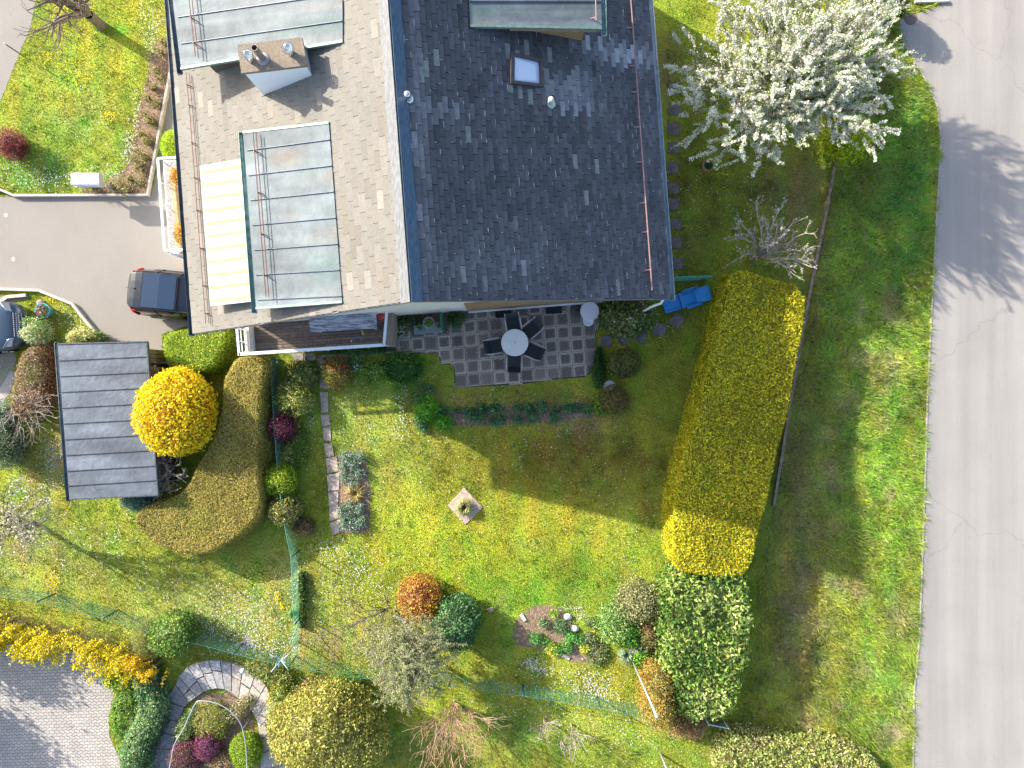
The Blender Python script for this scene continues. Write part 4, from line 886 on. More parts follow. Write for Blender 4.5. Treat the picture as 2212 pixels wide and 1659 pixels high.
for i in range(4):
    for j in range(13):
        y = -.42+j*.07; t = .12+i*.23; m.box((4.365+.25*t+.006, y*(1-.08*t), .948-.28*t+.006), (.030,.032,.012))
m.build("grille_stud", CHROME, gr, False, True)
m = MB(); m.box((4.62, .0, .68), (.02, .50, .11), rot=Matrix.Rotation(R(-20), 3, 'Y')); m.build("number_plate", PLATE, suv, False, True)
for s in (-1, 1):
    m = MB(); m.loft([[Vector((4.02+.0,s*.80,z)),Vector((4.20,s*.55,z)),Vector((4.36,s*.52,z-.02)),Vector((4.30,s*.80,z-.03))] for z in (.80,.975)], True); hl = m.build("headlight", LENS, suv, False, True)
    m = MB(); m.tube([Vector((4.0,s*.83,.98)), Vector((4.20,s*.53,.975)), Vector((4.38,s*.5,.94))], .011, 5); m.build("lamp_trim", CHROME, hl, True, True)
    m = MB(); m.box((3.0, s*1.02, 1.08), (.16,.24,.15), bev=.04); m.build("wing_mirror", PAINTG, suv, True, True)
    m = MB(); m.tube([Vector((3.2,s*.55,1.068)), Vector((4.25,s*.42,.968))], .008, 4); m.build("bonnet_crease", SEATM, suv, True, True)
# ---------------------------------------------------------------- mailbox and thin posts on the left lawn
c = P(182,386,1.2); mb = thing("mailbox", (c.x, c.y, 0), "light grey metal triple mailbox on two legs beside the driveway kerb", "mailbox")
m_ = MB()
for k in (-1, 0, 1): m_.box((c.x+k*.325, c.y, 1.06), (.32, .42, .30), bev=.012)
m_.build("box", simple("pale_grey_metal", (.66,.68,.72), (.74,.76,.79), 5, .4, .1), mb)
m_ = MB(); m_.box((c.x, c.y+.0, .89), (1.02,.46,.035)); m_.box((c.x+.505, c.y, 1.05), (.03,.44,.28)); m_.build("frame", ALU, mb)
for k in (-.3, .40): m_ = MB(); m_.box((c.x+k, c.y-.02, .44), (.07,.07,.88)); m_.build("leg", simple("leg_grey", (.42,.44,.43), rough=.5), mb)
def post(X, Y, h, label, cat, r=.02, mt=None, cap=None, name="marker_post", group=None):
    p = P(X, Y); t = thing(name, tuple(p), label, cat, group); m = MB(); m.tube([p, p+Vector((0,0,h))], r, 8); m.build("pole", mt or BLACKMETAL, t, True)
    if cap: m = MB(); m.lathe([(r*1.3,-.02),(r*1.8,.02),(r*1.2,.06),(0,.07)], p+Vector((0,0,h)), 8); m.build("tip", cap, t, True)
    return t
post(50,121,.95,"thin dark post with a white tip standing at the upper left road edge","post",.02,None,WHITE)
PG = simple("painted_grey_pole", (.46,.50,.52), (.58,.62,.64), 5, .45, .3)
pl = post(1366,1427,4.5,"tall slim grey pole standing between the flower border and the conifer","pole",.034,PG,PG,"tall_pole")
pl2 = post(1427,1628,2.2,"grey pole rising from the lawn at the bottom edge of the picture","pole",.04,PG,PG,"tall_pole")
# rotary clothes dryer, folded
p = P(642,1384); rd = thing("rotary_clothes_dryer", tuple(p), "folded rotary clothes dryer with brown pole and pale blue arms at the fence corner", "clothes dryer")
m = MB(); m.tube([p, p+Vector((0,0,1.9))], .03, 8); m.build("pole", simple("brown_pole", (.30,.19,.15), (.42,.30,.24), 6, .6), rd, True)
top = p+Vector((0,0,1.9))
for k in range(4):
    a = R(40+95*k); m = MB(); e = top+Vector((.42*math.cos(a), .42*math.sin(a), .25)); m.tube([top, e], .015, 5); m.build("arm", simple("pale_blue_arm", (.45,.58,.66), rough=.5), rd, True)
m = MB()
for k in range(12): a = random.uniform(0, 6.28); m.tube([top+Vector((0,0,-.05)), top+Vector((.12*math.cos(a), .12*math.sin(a), .08)), top+Vector((.2*math.cos(a+.5), .2*math.sin(a+.5), .14))], .006, 4)
m.build("line", simple("blue_line", (.25,.45,.60), rough=.6), rd)
# ---------------------------------------------------------------- patio furniture
TOPM = simple("cream_table_top", (.66,.66,.62), (.74,.74,.70), 4, .35, bstr=.1, bscale=200)
p = P(1112,740,.74); tb = thing("garden_table", (p.x, p.y, 0), "large round cream table in the middle of the patio ringed by five chairs", "table")
m = MB(); m.lathe([(.47,.70),(.497,.705),(.502,.72),(.497,.737),(.485,.742),(.0,.743)], (p.x,p.y,0), 48); m.build("tabletop", TOPM, tb, False)
m = MB(); m.lathe([(.03,.743),(.045,.749),(.03,.753),(.018,.7445)], (p.x,p.y,0), 14); m.build("parasol_hole_ring", ALU, tb, True)
for k in range(4):
    a = R(45+90*k); m = MB(); m.tube([Vector((p.x,p.y,.70))+Vector((.12*math.cos(a),.12*math.sin(a),0)), Vector((p.x,p.y,0))+Vector((.36*math.cos(a),.36*math.sin(a),.02))], .02, 6); m.build("leg", ALU, tb, True)
CLOTH = simple("black_mesh_fabric", (.012,.018,.022), (.03,.038,.045), 60, .7)
def chair(loc, rz, label):
    t = thing("garden_chair", loc, label, "chair", "black mesh chairs around the patio table", rz)
    def curved(pts, w):
        m = MB(); rg = [[Vector((-w, y, z)), Vector((w, y, z)), Vector((w, y, z-.012)), Vector((-w, y, z-.012))] for y, z in pts]; m.loft(rg, True); return m
    curved([(.24,.43),(.2,.445),(.0,.435),(-.2,.44)], .235).build("seat", CLOTH, t, False, True)
    m = MB(); rg = [[Vector((-.235, y, z)), Vector((.235, y, z)), Vector((.235, y-.012, z-.006)), Vector((-.235, y-.012, z-.006))] for y, z in ((-.2,.445),(-.25,.55),(-.30,.70),(-.36,.86),(-.40,.95))]; m.loft(rg, True); m.build("backrest", CLOTH, t, False, True)
    for s in (-1, 1):
        m = MB(); m.tube([(s*.255,-.405,.96),(s*.255,-.30,.70),(s*.255,-.2,.44),(s*.255,.24,.43)], .014, 6); m.build("side_frame", ALU, t, True, True)
        m = MB(); m.tube([(s*.27,-.31,.66),(s*.285,-.2,.665),(s*.285,.16,.655),(s*.28,.22,.62)], .018, 6); m.build("armrest", ALU, t, True, True)
        m = MB(); m.tube([(s*.28,.22,.62),(s*.26,.25,.0)], .014, 6); m.build("leg", ALU, t, True, True)
        m = MB(); m.tube([(s*.255,-.18,.45),(s*.26,-.36,.0)], .014, 6); m.build("leg", ALU, t, True, True)
    return t
cds = [(1109,702,"garden chair on the house side of the round patio table"),(1146,713,"garden chair at the upper right of the round patio table"),(1151,758,"garden chair at the lower right of the round patio table"),(1111,782,"garden chair on the lawn side of the round patio table"),(1070,748,"garden chair left of the round patio table")]
proto = None
for i, (X, Y, lab) in enumerate(cds):
    c = P(X, Y, .45); d = Vector((p.x-c.x, p.y-c.y, 0)); rz = math.atan2(d.y, d.x)-math.pi/2
    if i == 0: rz += R(6)
    lab = "black mesh "+lab
    if proto is None: proto = chair((c.x, c.y, 0), rz, lab)
    else: dup(proto, (c.x, c.y, 0), rz, lab)
p2 = P(1274,672,.70); t2 = thing("bistro_table", (p2.x,p2.y,0), "small round pale grey bistro table at the right end of the patio", "table")
m = MB(); m.lathe([(.33,.665),(.35,.67),(.352,.685),(.34,.70),(.0,.702)], (p2.x,p2.y,0), 40); m.build("tabletop", simple("speckled_grey", (.56,.58,.60), (.68,.70,.72), 50, .5), t2)
m = MB(); m.tube([Vector((p2.x,p2.y,.66)), Vector((p2.x,p2.y,.05))], .03, 8); m.build("column", WHITE, t2, True)
m = MB(); m.lathe([(.22,0),(.21,.03),(.04,.06)], (p2.x,p2.y,0), 20); m.build("foot", WHITE, t2, True)
p3 = P(1271,693,.45); s3 = thing("plastic_stool", (p3.x,p3.y,0), "white plastic stool half hidden under the small bistro table", "stool")
m = MB(); m.lathe([(.17,.42),(.20,.43),(.205,.45),(.19,.46),(.165,.445),(.0,.44)], (p3.x,p3.y,0), 24); m.build("seat", WHITE, s3, True)
for k in range(4):
    a = R(45+90*k); m = MB(); m.tube([Vector((p3.x+.15*math.cos(a),p3.y+.15*math.sin(a),.43)), Vector((p3.x+.2*math.cos(a),p3.y+.2*math.sin(a),0))], .02, 6); m.build("leg", WHITE, s3, True)
p4 = P(1246,672,.1); o = MB().lathe([(.26,.02),(.26,.06),(.22,.09),(.06,.10),(.05,.30),(.035,.31),(.03,.12),(0,.12)], (p4.x,p4.y,0), 24).build("parasol_base", simple("dark_base", (.05,.05,.055), (.10,.10,.10), 12, .6)); tag(o, "dark round parasol base on the patio left of the bistro table", "parasol base")
for X, Y, lab in ((1087,676,"black doormat behind the upper patio chair"),(1196,668,"black doormat midway between the chairs and bistro table")):
    c = P(X, Y); m = MB(); rz = R(3)
    m.box((c.x, c.y, .035), (.60,.34,.02), rz)
    for k in range(9): m.box((c.x+(-.26+k*.065)*math.cos(rz), c.y+(-.26+k*.065)*math.sin(rz), .05), (.035,.32,.012), rz)
    tag(m.build("doormat", simple("coir_black", (.012,.012,.014), (.03,.03,.035), 60, .95, bstr=.5)), lab, "doormat")
# plant stand with three pots by the wall
c = P(925,704,.3); ps = thing("plant_stand", (c.x,c.y,0), "low green grey wooden plant stand against the patio wall", "plant stand")
m = MB(); m.box((c.x, c.y-.12, .28), (1.08,.34,.03), R(4)); m.build("shelf", simple("stand_wood", (.16,.20,.18), (.25,.30,.27), 7, .8), ps)
for s in (-.5, .5):
    m = MB(); m.box((c.x+s, c.y-.12+s*.07, .14), (.05,.28,.265), R(4)); m.build("leg", simple("stand_leg", (.12,.15,.14), rough=.8), ps)
m = MB(); m.box((c.x+.60, c.y+.10, .75), (.06,.60,1.5), R(4)); m.build("side_panel", simple("green_side_panel", (.02,.07,.06), (.04,.11,.09), 6, .6), ps)
def pot(name, X, Y, z0, r, h, label, mt, palette, cat="flower pot", soil=SOIL, leaf=.035, plant=True, flowers=None, group=None, ph=.1):
    c = P(X, Y, z0+h); t = thing(name, (c.x,c.y,z0), label, cat, group); m = MB()
    m.lathe([(r*.70,0),(r*.95,h*.85),(r*1.06,h*.86),(r*1.08,h),(r*.95,h),(r*.88,h-.03)], (c.x,c.y,z0), 24); m.build("pot", mt, t, False)
    m = MB(); m.lathe([(r*.9,h-.06),(r*.9,h-.035),(0,h-.03)], (c.x,c.y,z0), 16); m.build("soil", soil, t)
    if plant:
        V, F = ball_mesh((c.x,c.y,z0+h), (r*.85,r*.85,ph), .15, sub=3); V[:,2] = np.maximum(V[:,2], z0+h-.03)
        leafy("plant", V, F, LEAF, t, palette, leaf, 1.2, .02, core=.8, flowers=flowers)
    return t
GRN = [(.05,.13,.03),(.09,.20,.04),(.14,.27,.06)]
pot("flower_pot", 926,697,.30,.20,.26,"round pot with a dense green cushion plant, largest on the stand",STONE,[(.10,.18,.04),(.16,.26,.06),(.20,.30,.08)],ph=.14)
pot("flower_pot", 908,707,.30,.11,.18,"small grey green pot at the left end of the plant stand",simple("teal_pot", (.14,.24,.21), (.22,.32,.28), 8, .5),GRN)
pot("flower_pot", 947,704,.30,.115,.18,"small pale rimmed pot at the right end of the plant stand",simple("grey_pot", (.36,.42,.40), rough=.5),GRN)
pot("terracotta_pot", 1531,356,0,.21,.42,"terracotta pot alone on the lawn below the white blossom tree",TERRA,[(.02,.08,.02),(.05,.15,.04)],ph=.05,leaf=.06)
pot("flower_pot", 1317,835,0,.21,.30,"pale rimmed pot of red soil tucked under the olive shrub",simple("white_grey_pot", (.50,.52,.55), rough=.6),GRN,soil=simple("red_soil", (.26,.10,.06), (.38,.18,.11), 9, .95),plant=False)
pot("turquoise_pot", 91,671,0,.27,.40,"turquoise glazed pot of pink and red flowers by the left driveway kerb",simple("turquoise_glaze", (.05,.27,.34), (.10,.40,.46), 6, .25),[(.06,.10,.03),(.12,.20,.06),(.20,.16,.08)],flowers=[((.55,.05,.18),60,.07),((.75,.40,.35),40,.06)],ph=.08)
pot("terracotta_pot", 323,1460,.25,.20,.30,"largest of three terracotta pots lined up beside the ivy hedge",TERRA,[(.30,.20,.05),(.20,.22,.05)],ph=.03,group="terracotta pots beside the ivy hedge")
pot("terracotta_pot", 329,1481,.25,.15,.25,"middle of three terracotta pots lined up beside the ivy hedge",TERRA,[(.30,.25,.05),(.20,.22,.05)],ph=.03,group="terracotta pots beside the ivy hedge")
pot("terracotta_pot", 331,1503,.25,.165,.25,"lowest of three terracotta pots lined up beside the ivy hedge",TERRA,[(.16,.10,.05),(.35,.18,.08)],ph=.03,group="terracotta pots beside the ivy hedge")
o = MB().hexa([P(328,1440,0),P(342,1438,0),P(344,1512,0),P(326,1514,0)],[P(318,1438,.24),P(338,1436,.24),P(341,1512,.24),P(320,1514,.24)]).build("pot_plinth", simple("plinth_wood", (.16,.10,.07), (.28,.20,.15), 6, .9)); tag(o, "low brown plinth carrying three terracotta pots", "plinth")
# blue sun lounger
c = P(1482,647,.35); ln = thing("sun_lounger", (c.x,c.y,0), "blue plastic sun lounger with armrests on the grass beside the house corner", "sun lounger", None, R(16.5))
BLUE = simple("blue_plastic", (.012,.20,.52), (.016,.23,.58), 3, .45, bstr=.05)
def bbox(cx_, cy_, cz_, sx_, sy_, sz_, nm, bev=.03, tilt=0):
    m = MB(); rt = Matrix.Rotation(R(tilt), 3, 'Y'); m.box((cx_,cy_,cz_), (sx_,sy_,sz_), rot=rt, bev=bev); return m.build(nm, BLUE, ln, True, True)
bbox(-.56,0,.33,.64,.57,.06,"footrest"); bbox(.07,0,.36,.60,.58,.06,"seat"); bbox(.62,0,.47,.56,.56,.06,"backrest",.03,-18)
for s in (-1, 1):
    bbox(.20,s*.325,.52,.60,.075,.05,"armrest",.02)
    for xx in (-.7,.62): m = MB(); m.tube([(xx, s*.24,.32),(xx*1.04, s*.27,0)], .03, 6); m.build("leg", BLUE, ln, True, True)
    m = MB(); m.tube([(.0,s*.33,.5),(.02,s*.30,.0)], .025, 6); m.tube([(.42,s*.33,.5),(.44,s*.30,.0)], .025, 6); m.build("armrest_support", BLUE, ln, True, True)
m = MB(); SL = simple("slot_dark", (.004,.02,.06), rough=.8)
for xc, w_, zc_ in ((-.56,.46,.362),(.07,.44,.392)):
    for s in (-1, 1): m.box((xc, s*.20, zc_), (w_,.016,.004))
m.box((-.235,0,.362),(.016,.5,.03)); m.box((.372,0,.392),(.016,.5,.03)); m.build("slot", SL, ln, False, True)
# green mesh gate next to the lounger
gt = thing("mesh_gate", tuple(P(1486,606)), "green wire mesh gate panel between the house wall and the hedge", "gate"); m = MB(); a_, b_ = P(1448,607), P(1519,605)
for zz in (.05, 1.0): m.tube([a_+Vector((0,0,zz)), b_+Vector((0,0,zz))], .02, 6)
for q in (a_, b_, a_.lerp(b_, .93)): m.tube([q, q+Vector((0,0,1.05))], .03, 6)
m.build("frame", GREENWIRE, gt, True); m = MB()
for k in range(22): q = a_.lerp(b_, k/22); m.tube([q+Vector((0,0,.05)), q+Vector((0,0,1))], .004, 3)
for k in range(1, 12): m.tube([a_+Vector((0,0,k*.085)), b_+Vector((0,0,k*.085))], .004, 3)
m.build("wire_mesh", GREENWIRE, gt)
# on the balcony
c = P(741,690,BZ+.78); bt_ = thing("wooden_table", (c.x,c.y,BZ), "long weathered grey wooden table on the balcony under the roof edge", "table"); m = MB(); q = [P(667,683,BZ+.8), P(811,665,BZ+.8), P(815,709,BZ+.8), P(670,718,BZ+.8)]
for k in range(5):
    t0, t1 = k/5+.004, (k+1)/5-.004; tp = [q[0].lerp(q[3], t0), q[1].lerp(q[2], t0), q[1].lerp(q[2], t1), q[0].lerp(q[3], t1)]; m.hexa([v-Vector((0,0,.03)) for v in tp], tp)
GW = simple("peeling_grey_wood", (.13,.14,.18), (.44,.45,.50), 7, .85, bstr=.5, bscale=20, stretch=(.35,3,1), stops=(.42,.56)); m.build("tabletop", GW, bt_)
for k in range(4): m = MB(); v = q[k].lerp(sum(q, Vector())/4, .15); m.box((v.x, v.y, BZ+.38), (.06,.06,.76)); m.build("leg", GW, bt_)
p_ = [P(776,736,BZ+.03), P(783,717,BZ+.7)]; br_ = thing("broom", tuple(p_[0]), "blue handled broom with yellow head leaning on the balcony table", "broom"); a_, b_ = P(759,737,BZ+1.0)*1, P(783,718,BZ+.2)
m = MB(); m.tube([a_, b_], .013, 6); m.build("handle", simple("blue_handle", (.02,.16,.50), rough=.4), br_, True); m = MB(); m.box(tuple(b_), (.05,.20,.06), R(25), bev=.015); m.build("head", simple("yellow_head", (.70,.52,.03), rough=.6), br_)
m = MB(); m.lathe([(.018,-.02),(.02,.02),(.0,.03)], a_, 8); m.build("end_cap", WHITE, br_)
c = P(824,683,BZ+.2); tag(MB().lathe([(.05,0),(.12,.04),(.15,.15),(.12,.27),(.05,.31),(0,.32)], (c.x,c.y,BZ), 20).build("ball", simple("red_ball", (.45,.04,.03), rough=.4), None, True), "red ball in the right corner of the balcony", "ball")
# ---------------------------------------------------------------- stones
def stone_slab(name, poly, z, label, cat, group, col, z0=0.0, parent=None):
    pw_ = [P(x, y, z) for x, y in poly]; c = sum(pw_, Vector())/len(pw_); inn = [c+(v-c)*.96 for v in pw_]; m = MB(); m.col = col
    m.loft([[Vector((v.x, v.y, z0)) for v in pw_], [Vector((v.x, v.y, z-.008)) for v in pw_], [Vector((v.x,v.y,z)) for v in inn]], True)
    o = m.build(name, SLABM, parent, cols=True); return tag(o, label, cat, group) if parent is None else o
SLABM = attrmat("rough_slab", .9, 9, .5, .8, 30, .015)
def sq(X, Y, s, a):
    a = R(a); s = s*random.uniform(.93,1.04); return [(X+s*(dx*math.cos(a)-dy*math.sin(a))+random.uniform(-.8,.8), Y+s*(dx*math.sin(a)+dy*math.cos(a))+random.uniform(-.8,.8)) for dx, dy in ((-.93,-1),(0,-.98),(.93,-1),(1,-.9),(.98,0),(1,.93),(.9,1),(0,.97),(-.92,1),(-1,.9),(-.97,0),(-1,-.93))]
random.seed(21)
ordn = ["first","second","third","fourth","fifth","sixth","seventh","eighth","ninth","tenth","eleventh","twelfth"]
srow = [(1459,191),(1458,235),(1456,278),(1456,319),(1453,362),(1455,406),(1455,441),(1459,484),(1460,524),(1462,569)]
for i, (X, Y) in enumerate(srow): stone_slab("stepping_stone", sq(X, Y, 13.2, random.uniform(-5, 5)), .035, f"square stepping stone in the lawn beside the dark roof, {ordn[i]} from the top", "stepping stone", "square stepping stones along the house", (.15,.125,.12))
crow = [(1480,633,12,35),(1488,608,11,-15),(1463,694,14,50),(1427,712,13,62),(1384,727,12,65),(1347,733,12,85),(1307,735,13,88)]
crow = [(1463,692,13.5,38),(1426,711,13.5,22),(1384,727,12,15),(1347,733,12,8),(1309,736,13,2)]
for i, (X, Y, s, a) in enumerate(crow): stone_slab("stepping_stone", sq(X, Y, s, a), .035, f"speckled square stone curving round the rhododendron, {ordn[i]} from the blue lounger", "stepping stone", "stones curving round the rhododendron", (.16,.145,.14))
gpath = [[(684,775),(704,772),(706,806),(687,800)],[(689,806),(708,812),(711,840),(691,838)],[(691,846),(708,848),(709,890),(694,892)],[(692,896),(712,895),(713,918),(696,922)],[(697,924),(714,922),(715,952),(699,952)],[(700,959),(717,957),(722,985),(704,988)],[(704,990),(727,986),(732,1018),(707,1022)],[(706,1026),(733,1022),(733,1058),(709,1062)],[(709,1064),(731,1061),(731,1120),(712,1126)],[(712,1130),(735,1122),(733,1152),(719,1156)]]
for i, pl_ in enumerate(gpath): stone_slab("path_slab", pl_, .03, f"pinkish grey slab of the narrow garden path, {ordn[i]} from the balcony", "path slab", "slabs of the narrow garden path", (.42,.34,.28))
for i, pl_ in enumerate([[(630,762),(655,762),(655,779),(634,780)],[(656,764),(680,763),(683,778),(657,780)],[(686,768),(820,757),(830,764),(700,779)]]): stone_slab("path_slab", pl_, .03, ["grey slab just below the balcony, leftmost","grey slab just below the balcony, second from the left","long grey kerb slab under the balcony front"][i], "path slab", None, (.33,.29,.25))
stone_slab("diamond_slab", [(1003,1053),(1043,1096),(1006,1134),(967,1092)], .03, "diamond shaped pinkish slab with a grass tuft in the middle lawn", "slab", None, (.44,.35,.28))
# curved stone stairway bottom left
stw = thing("stone_stairway", tuple(P(420,1500)), "curved grey flagstone path with steps winding round the planted island", "stairway"); random.seed(8)
outer = [(306,1700),(313,1655),(320,1614),(330,1577),(340,1548),(352,1512),(380,1480),(385,1462),(405,1440),(427,1431),(450,1426),(475,1427),(500,1432),(525,1440),(552,1456),(575,1480),(585,1505),(604,1530),(618,1560),(622,1600),(620,1650),(615,1700)]
inner = [(364,1700),(366,1662),(374,1620),(378,1590),(388,1560),(398,1528),(408,1518),(425,1506),(440,1495),(455,1490),(470,1488),(485,1490),(500,1496),(515,1508),(530,1520),(543,1534),(553,1552),(558,1572),(561,1600),(562,1630),(563,1665),(562,1700)]
for i in range(len(outer)-1):
    o1, o2, i1, i2 = outer[i], outer[i+1], inner[i], inner[i+1]; hz = .03+.012*(i if i < 10 else 20-i)
    def mixp(a_, b_, t): return (a_[0]*(1-t)+b_[0]*t, a_[1]*(1-t)+b_[1]*t)
    cuts = [0]+([random.uniform(.3, .7)] if random.random() < .75 else [])+[1]
    for a_, b_ in zip(cuts[:-1], cuts[1:]):
        k = random.uniform(-.04, .04); g_ = .016
        pg = [mixp(mixp(o1,i1,a_+g_), mixp(o2,i2,a_+g_), .03), mixp(mixp(o1,i1,a_+g_+k*(a_ > 0)), mixp(o2,i2,a_+g_+k*(a_ > 0)), .97), mixp(mixp(o1,i1,b_-g_), mixp(o2,i2,b_-g_), .97), mixp(mixp(o1,i1,b_-g_), mixp(o2,i2,b_-g_), .03)]
        v = random.uniform(.8, 1.2); base_ = (.24,.235,.24) if i < 6 else ((.33,.32,.31) if i < 12 else (.42,.37,.32))
        stone_slab("flagstone", pg, hz+random.uniform(0, .01), None, None, None, tuple(c*v for c in base_), 0.0, stw)
bedp = [(x, y) for x, y in outer]+[(x, y) for x, y in inner[::-1]]; sheet("stairway_bed", bedp, .006, simple("joint_mortar", (.26,.22,.17), (.38,.33,.27), 14, .95))
for i, (X, Y, s, a, lab) in enumerate(((270,1496,12,80,"flat grey stone in the sloping bed, upper one"),(290,1560,15,60,"flat dark stone in the sloping bed, middle one"),(288,1580,12,30,"pale lumpy stone in the sloping bed, lowest one"))):
    stone_slab("garden_rock", [(X+s*.8*math.cos(R(a+k*51))*(1+.2*math.sin(k*2.3+i)), Y+s*math.sin(R(a+k*51))*(1+.2*math.cos(k*1.9+i))) for k in range(7)][::-1], .16, lab, "rock", None, (.30,.27,.25))
def rock(X, Y, r, label, col=(.75,.73,.72), h=.8):
    c = P(X, Y, r*.3); V, F = ball_mesh((c.x,c.y,r*.3), (r,r*.8,r*h), .18, seed=int(X) % 30, sub=3); V[:,2] = np.maximum(V[:,2], 0); o = link_mesh("garden_rock", V, [tuple(int(v) for v in f) for f in F], SLABM, None, np.repeat([col], len(V), 0), True); return tag(o, label, "rock")
rock(1226,1332,.16,"larger white rock at the upper edge of the oval flower bed"); rock(1241,1358,.15,"white rock on the right edge of the oval flower bed"); rock(1371,1409,.17,"pale round rock at the foot of the tall grey pole",(.55,.46,.42)); rock(88,655,.16,"brown boulder on the kerb above the turquoise pot",(.38,.30,.25)); rock(1060,1317,.12,"small brown stone alone in the lawn right of the orange bush",(.42,.32,.26),.4)
for i, (X, Y) in enumerate(((852,1332),(859,1334),(864,1336),(871,1340),(875,1345),(878,1352),(884,1356),(890,1361))):
    o = rock(X, Y, .07, "white cobble of the short row below the orange bush", (.78,.77,.76)); o["group"] = "row of white cobbles below the orange bush"; o.name = "cobble"
for X, Y, a, lab in ((1130,1334,58,"upturned pale brick tile on the upper left of the oval flower bed"),(1223,1419,25,"pale brick tile at the bottom of the oval flower bed")):
    c = P(X, Y, .04); tag(MB().box((c.x,c.y,.04), (.30,.14,.05), R(-a), bev=.008).build("brick_tile", simple("pinkish_tile", (.55,.42,.36), (.62,.50,.43), 8, .85)), lab, "brick")
tag(MB().lathe([(.24,.005),(.24,.02),(.2,.022),(.17,.012),(.0,.012)], P(1967,40), 24).build("manhole_cover", simple("cast_iron", (.10,.075,.065), (.18,.14,.12), 25, .8, bstr=.6)), "round rusty manhole cover at the top right road corner", "manhole cover")
for X, Y, lab in ((13,465,"pale round inspection cover on the driveway, the upper one"),(29,560,"faint pale inspection cover on the driveway, the lower one")):
    tag(MB().lathe([(.085,.004),(.085,.009),(.055,.010),(.05,.007),(0,.007)], P(X, Y), 20).build("inspection_cover", simple("pale_iron", (.36,.345,.325), (.42,.40,.38), 25, .7)), lab, "inspection cover")
# gas lamps / small light at the stair
c = P(524,1449,.3); t = thing("path_light", (c.x,c.y,0), "small white globe path light beside the flagstone stairway", "light"); m = MB(); m.tube([(c.x,c.y,0),(c.x,c.y,.25)], .02, 6); m.build("stem", BLACKMETAL, t); m = MB(); m.lathe([(.03,.2),(.09,.25),(.10,.31),(.07,.37),(0,.39)], (c.x,c.y,0), 16); m.build("globe", WHITE, t, True)
# ---------------------------------------------------------------- fences and handrail
def fence(name, line, h, label, posts, brace=None):
    pts = [P(*q) for q in line]; t = thing(name, tuple(pts[0]), label, "fence"); m = MB(); up = Vector((0,0,1)); random.seed(2)
    cum = [0]
    for a_, b_ in zip(pts[:-1], pts[1:]): cum.append(cum[-1]+(b_-a_).length)
    def at_(s):
        for i in range(len(cum)-1):
            if s <= cum[i+1]: return pts[i].lerp(pts[i+1], (s-cum[i])/(cum[i+1]-cum[i]))
        return pts[-1]
    n = int(cum[-1]/.2)
    for k in range(n+1): q = at_(cum[-1]*k/n); m.tube([q+up*.02, q+up*h], .005, 3, caps=False)
    for z in np.linspace(.04, h, 7):
        m.tube([at_(cum[-1]*k/40)+up*(z+(.02*math.sin(k*1.3+z*9) if z > .8 else 0)) for k in range(41)], .0055 if z < h-.02 else .009, 3, caps=False)
    m.build("wire_mesh", GREENWIRE, t)
    for q in posts:
        m = MB(); m.tube([P(*q), P(*q)+up*(h+.04)], .026, 7); m.build("post", simple("dark_green_post", (.015,.10,.085), rough=.5), t, True)
    for q in brace or []: m = MB(); m.tube([P(*q[0])+up*.05, P(*q[1])+up*h], .022, 6); m.build("brace", GREENWIRE, t, True)
    return t
fence("wire_fence", [(-120,1255),(0,1266),(119,1282),(256,1317),(400,1358),(526,1390),(642,1418),(780,1440),(975,1457),(1129,1478),(1289,1504),(1392,1528)], 1.0, "long green wire mesh fence crossing the lower lawn from left edge to conifer", [(119,1282),(256,1317),(400,1358),(526,1390),(640,1418),(975,1457),(1129,1478),(1289,1504),(1390,1528)])
fence("wire_fence", [(603,775),(606,870),(612,960),(626,1100),(636,1150),(644,1190),(648,1260),(650,1330),(646,1405)], .9, "green wire mesh fence running down between the two left gardens", [(603,778),(606,903),(626,1100),(646,1190),(653,1330)], [((652,1331),(643,1370))])
hr = thing("handrail", tuple(P(455,1520)), "pale grey curved metal handrail round the planted island", "handrail"); m = MB()
rp = [(355,1700),(368,1650),(376,1610),(396,1575),(410,1544),(422,1520),(432,1514),(464,1518),(490,1531),(512,1551),(524,1575),(531,1612),(534,1665),(534,1700)]
def spline(pts, n=6):
    out = []
    for i in range(len(pts)-1):
        p0, p1, p2, p3 = pts[max(i-1,0)], pts[i], pts[i+1], pts[min(i+2, len(pts)-1)]
        for k in range(n):
            t = k/n; out.append((p1*2+(p2-p0)*t+(p0*2-p1*5+p2*4-p3)*t*t+(p1*3-p0-p2*3+p3)*t**3)*.5)
    return out+[pts[-1]]
m.tube(spline([P(x, y, .95) for x, y in rp]), .019, 8); m.build("rail", simple("rail_grey", (.28,.34,.35), (.40,.45,.45), 6, .5, .3), hr, True)
for x, y in rp[1::3]:
    q = P(x, y, .95); m = MB(); m.tube([Vector((q.x,q.y,0)), q], .018, 6); m.build("post", simple("rail_post", (.12,.18,.17), rough=.5), hr, True)
gp = thing("metal_gate", tuple(P(1550,1540)), "grey framed mesh gate standing below the laurel hedge", "gate"); a_, b_ = P(1516,1538), P(1556,1546); up = Vector((0,0,1)); m = MB()
for zz in (.04, 1.0): m.tube([a_+up*zz-Vector((.0,.0,0)), b_+up*zz], .022, 6)
for q in (a_, b_): m.tube([q, q+up*1.05], .025, 6)
m.build("frame", PG, gp, True); m = MB()
for k in range(18): q = a_.lerp(b_, k/18); m.tube([q+up*.05, q+up], .005, 3)
for k in range(1, 24): m.tube([a_+up*k*.04, b_+up*k*.04], .005, 3)
m.build("wire_mesh", BLACKMETAL, gp)
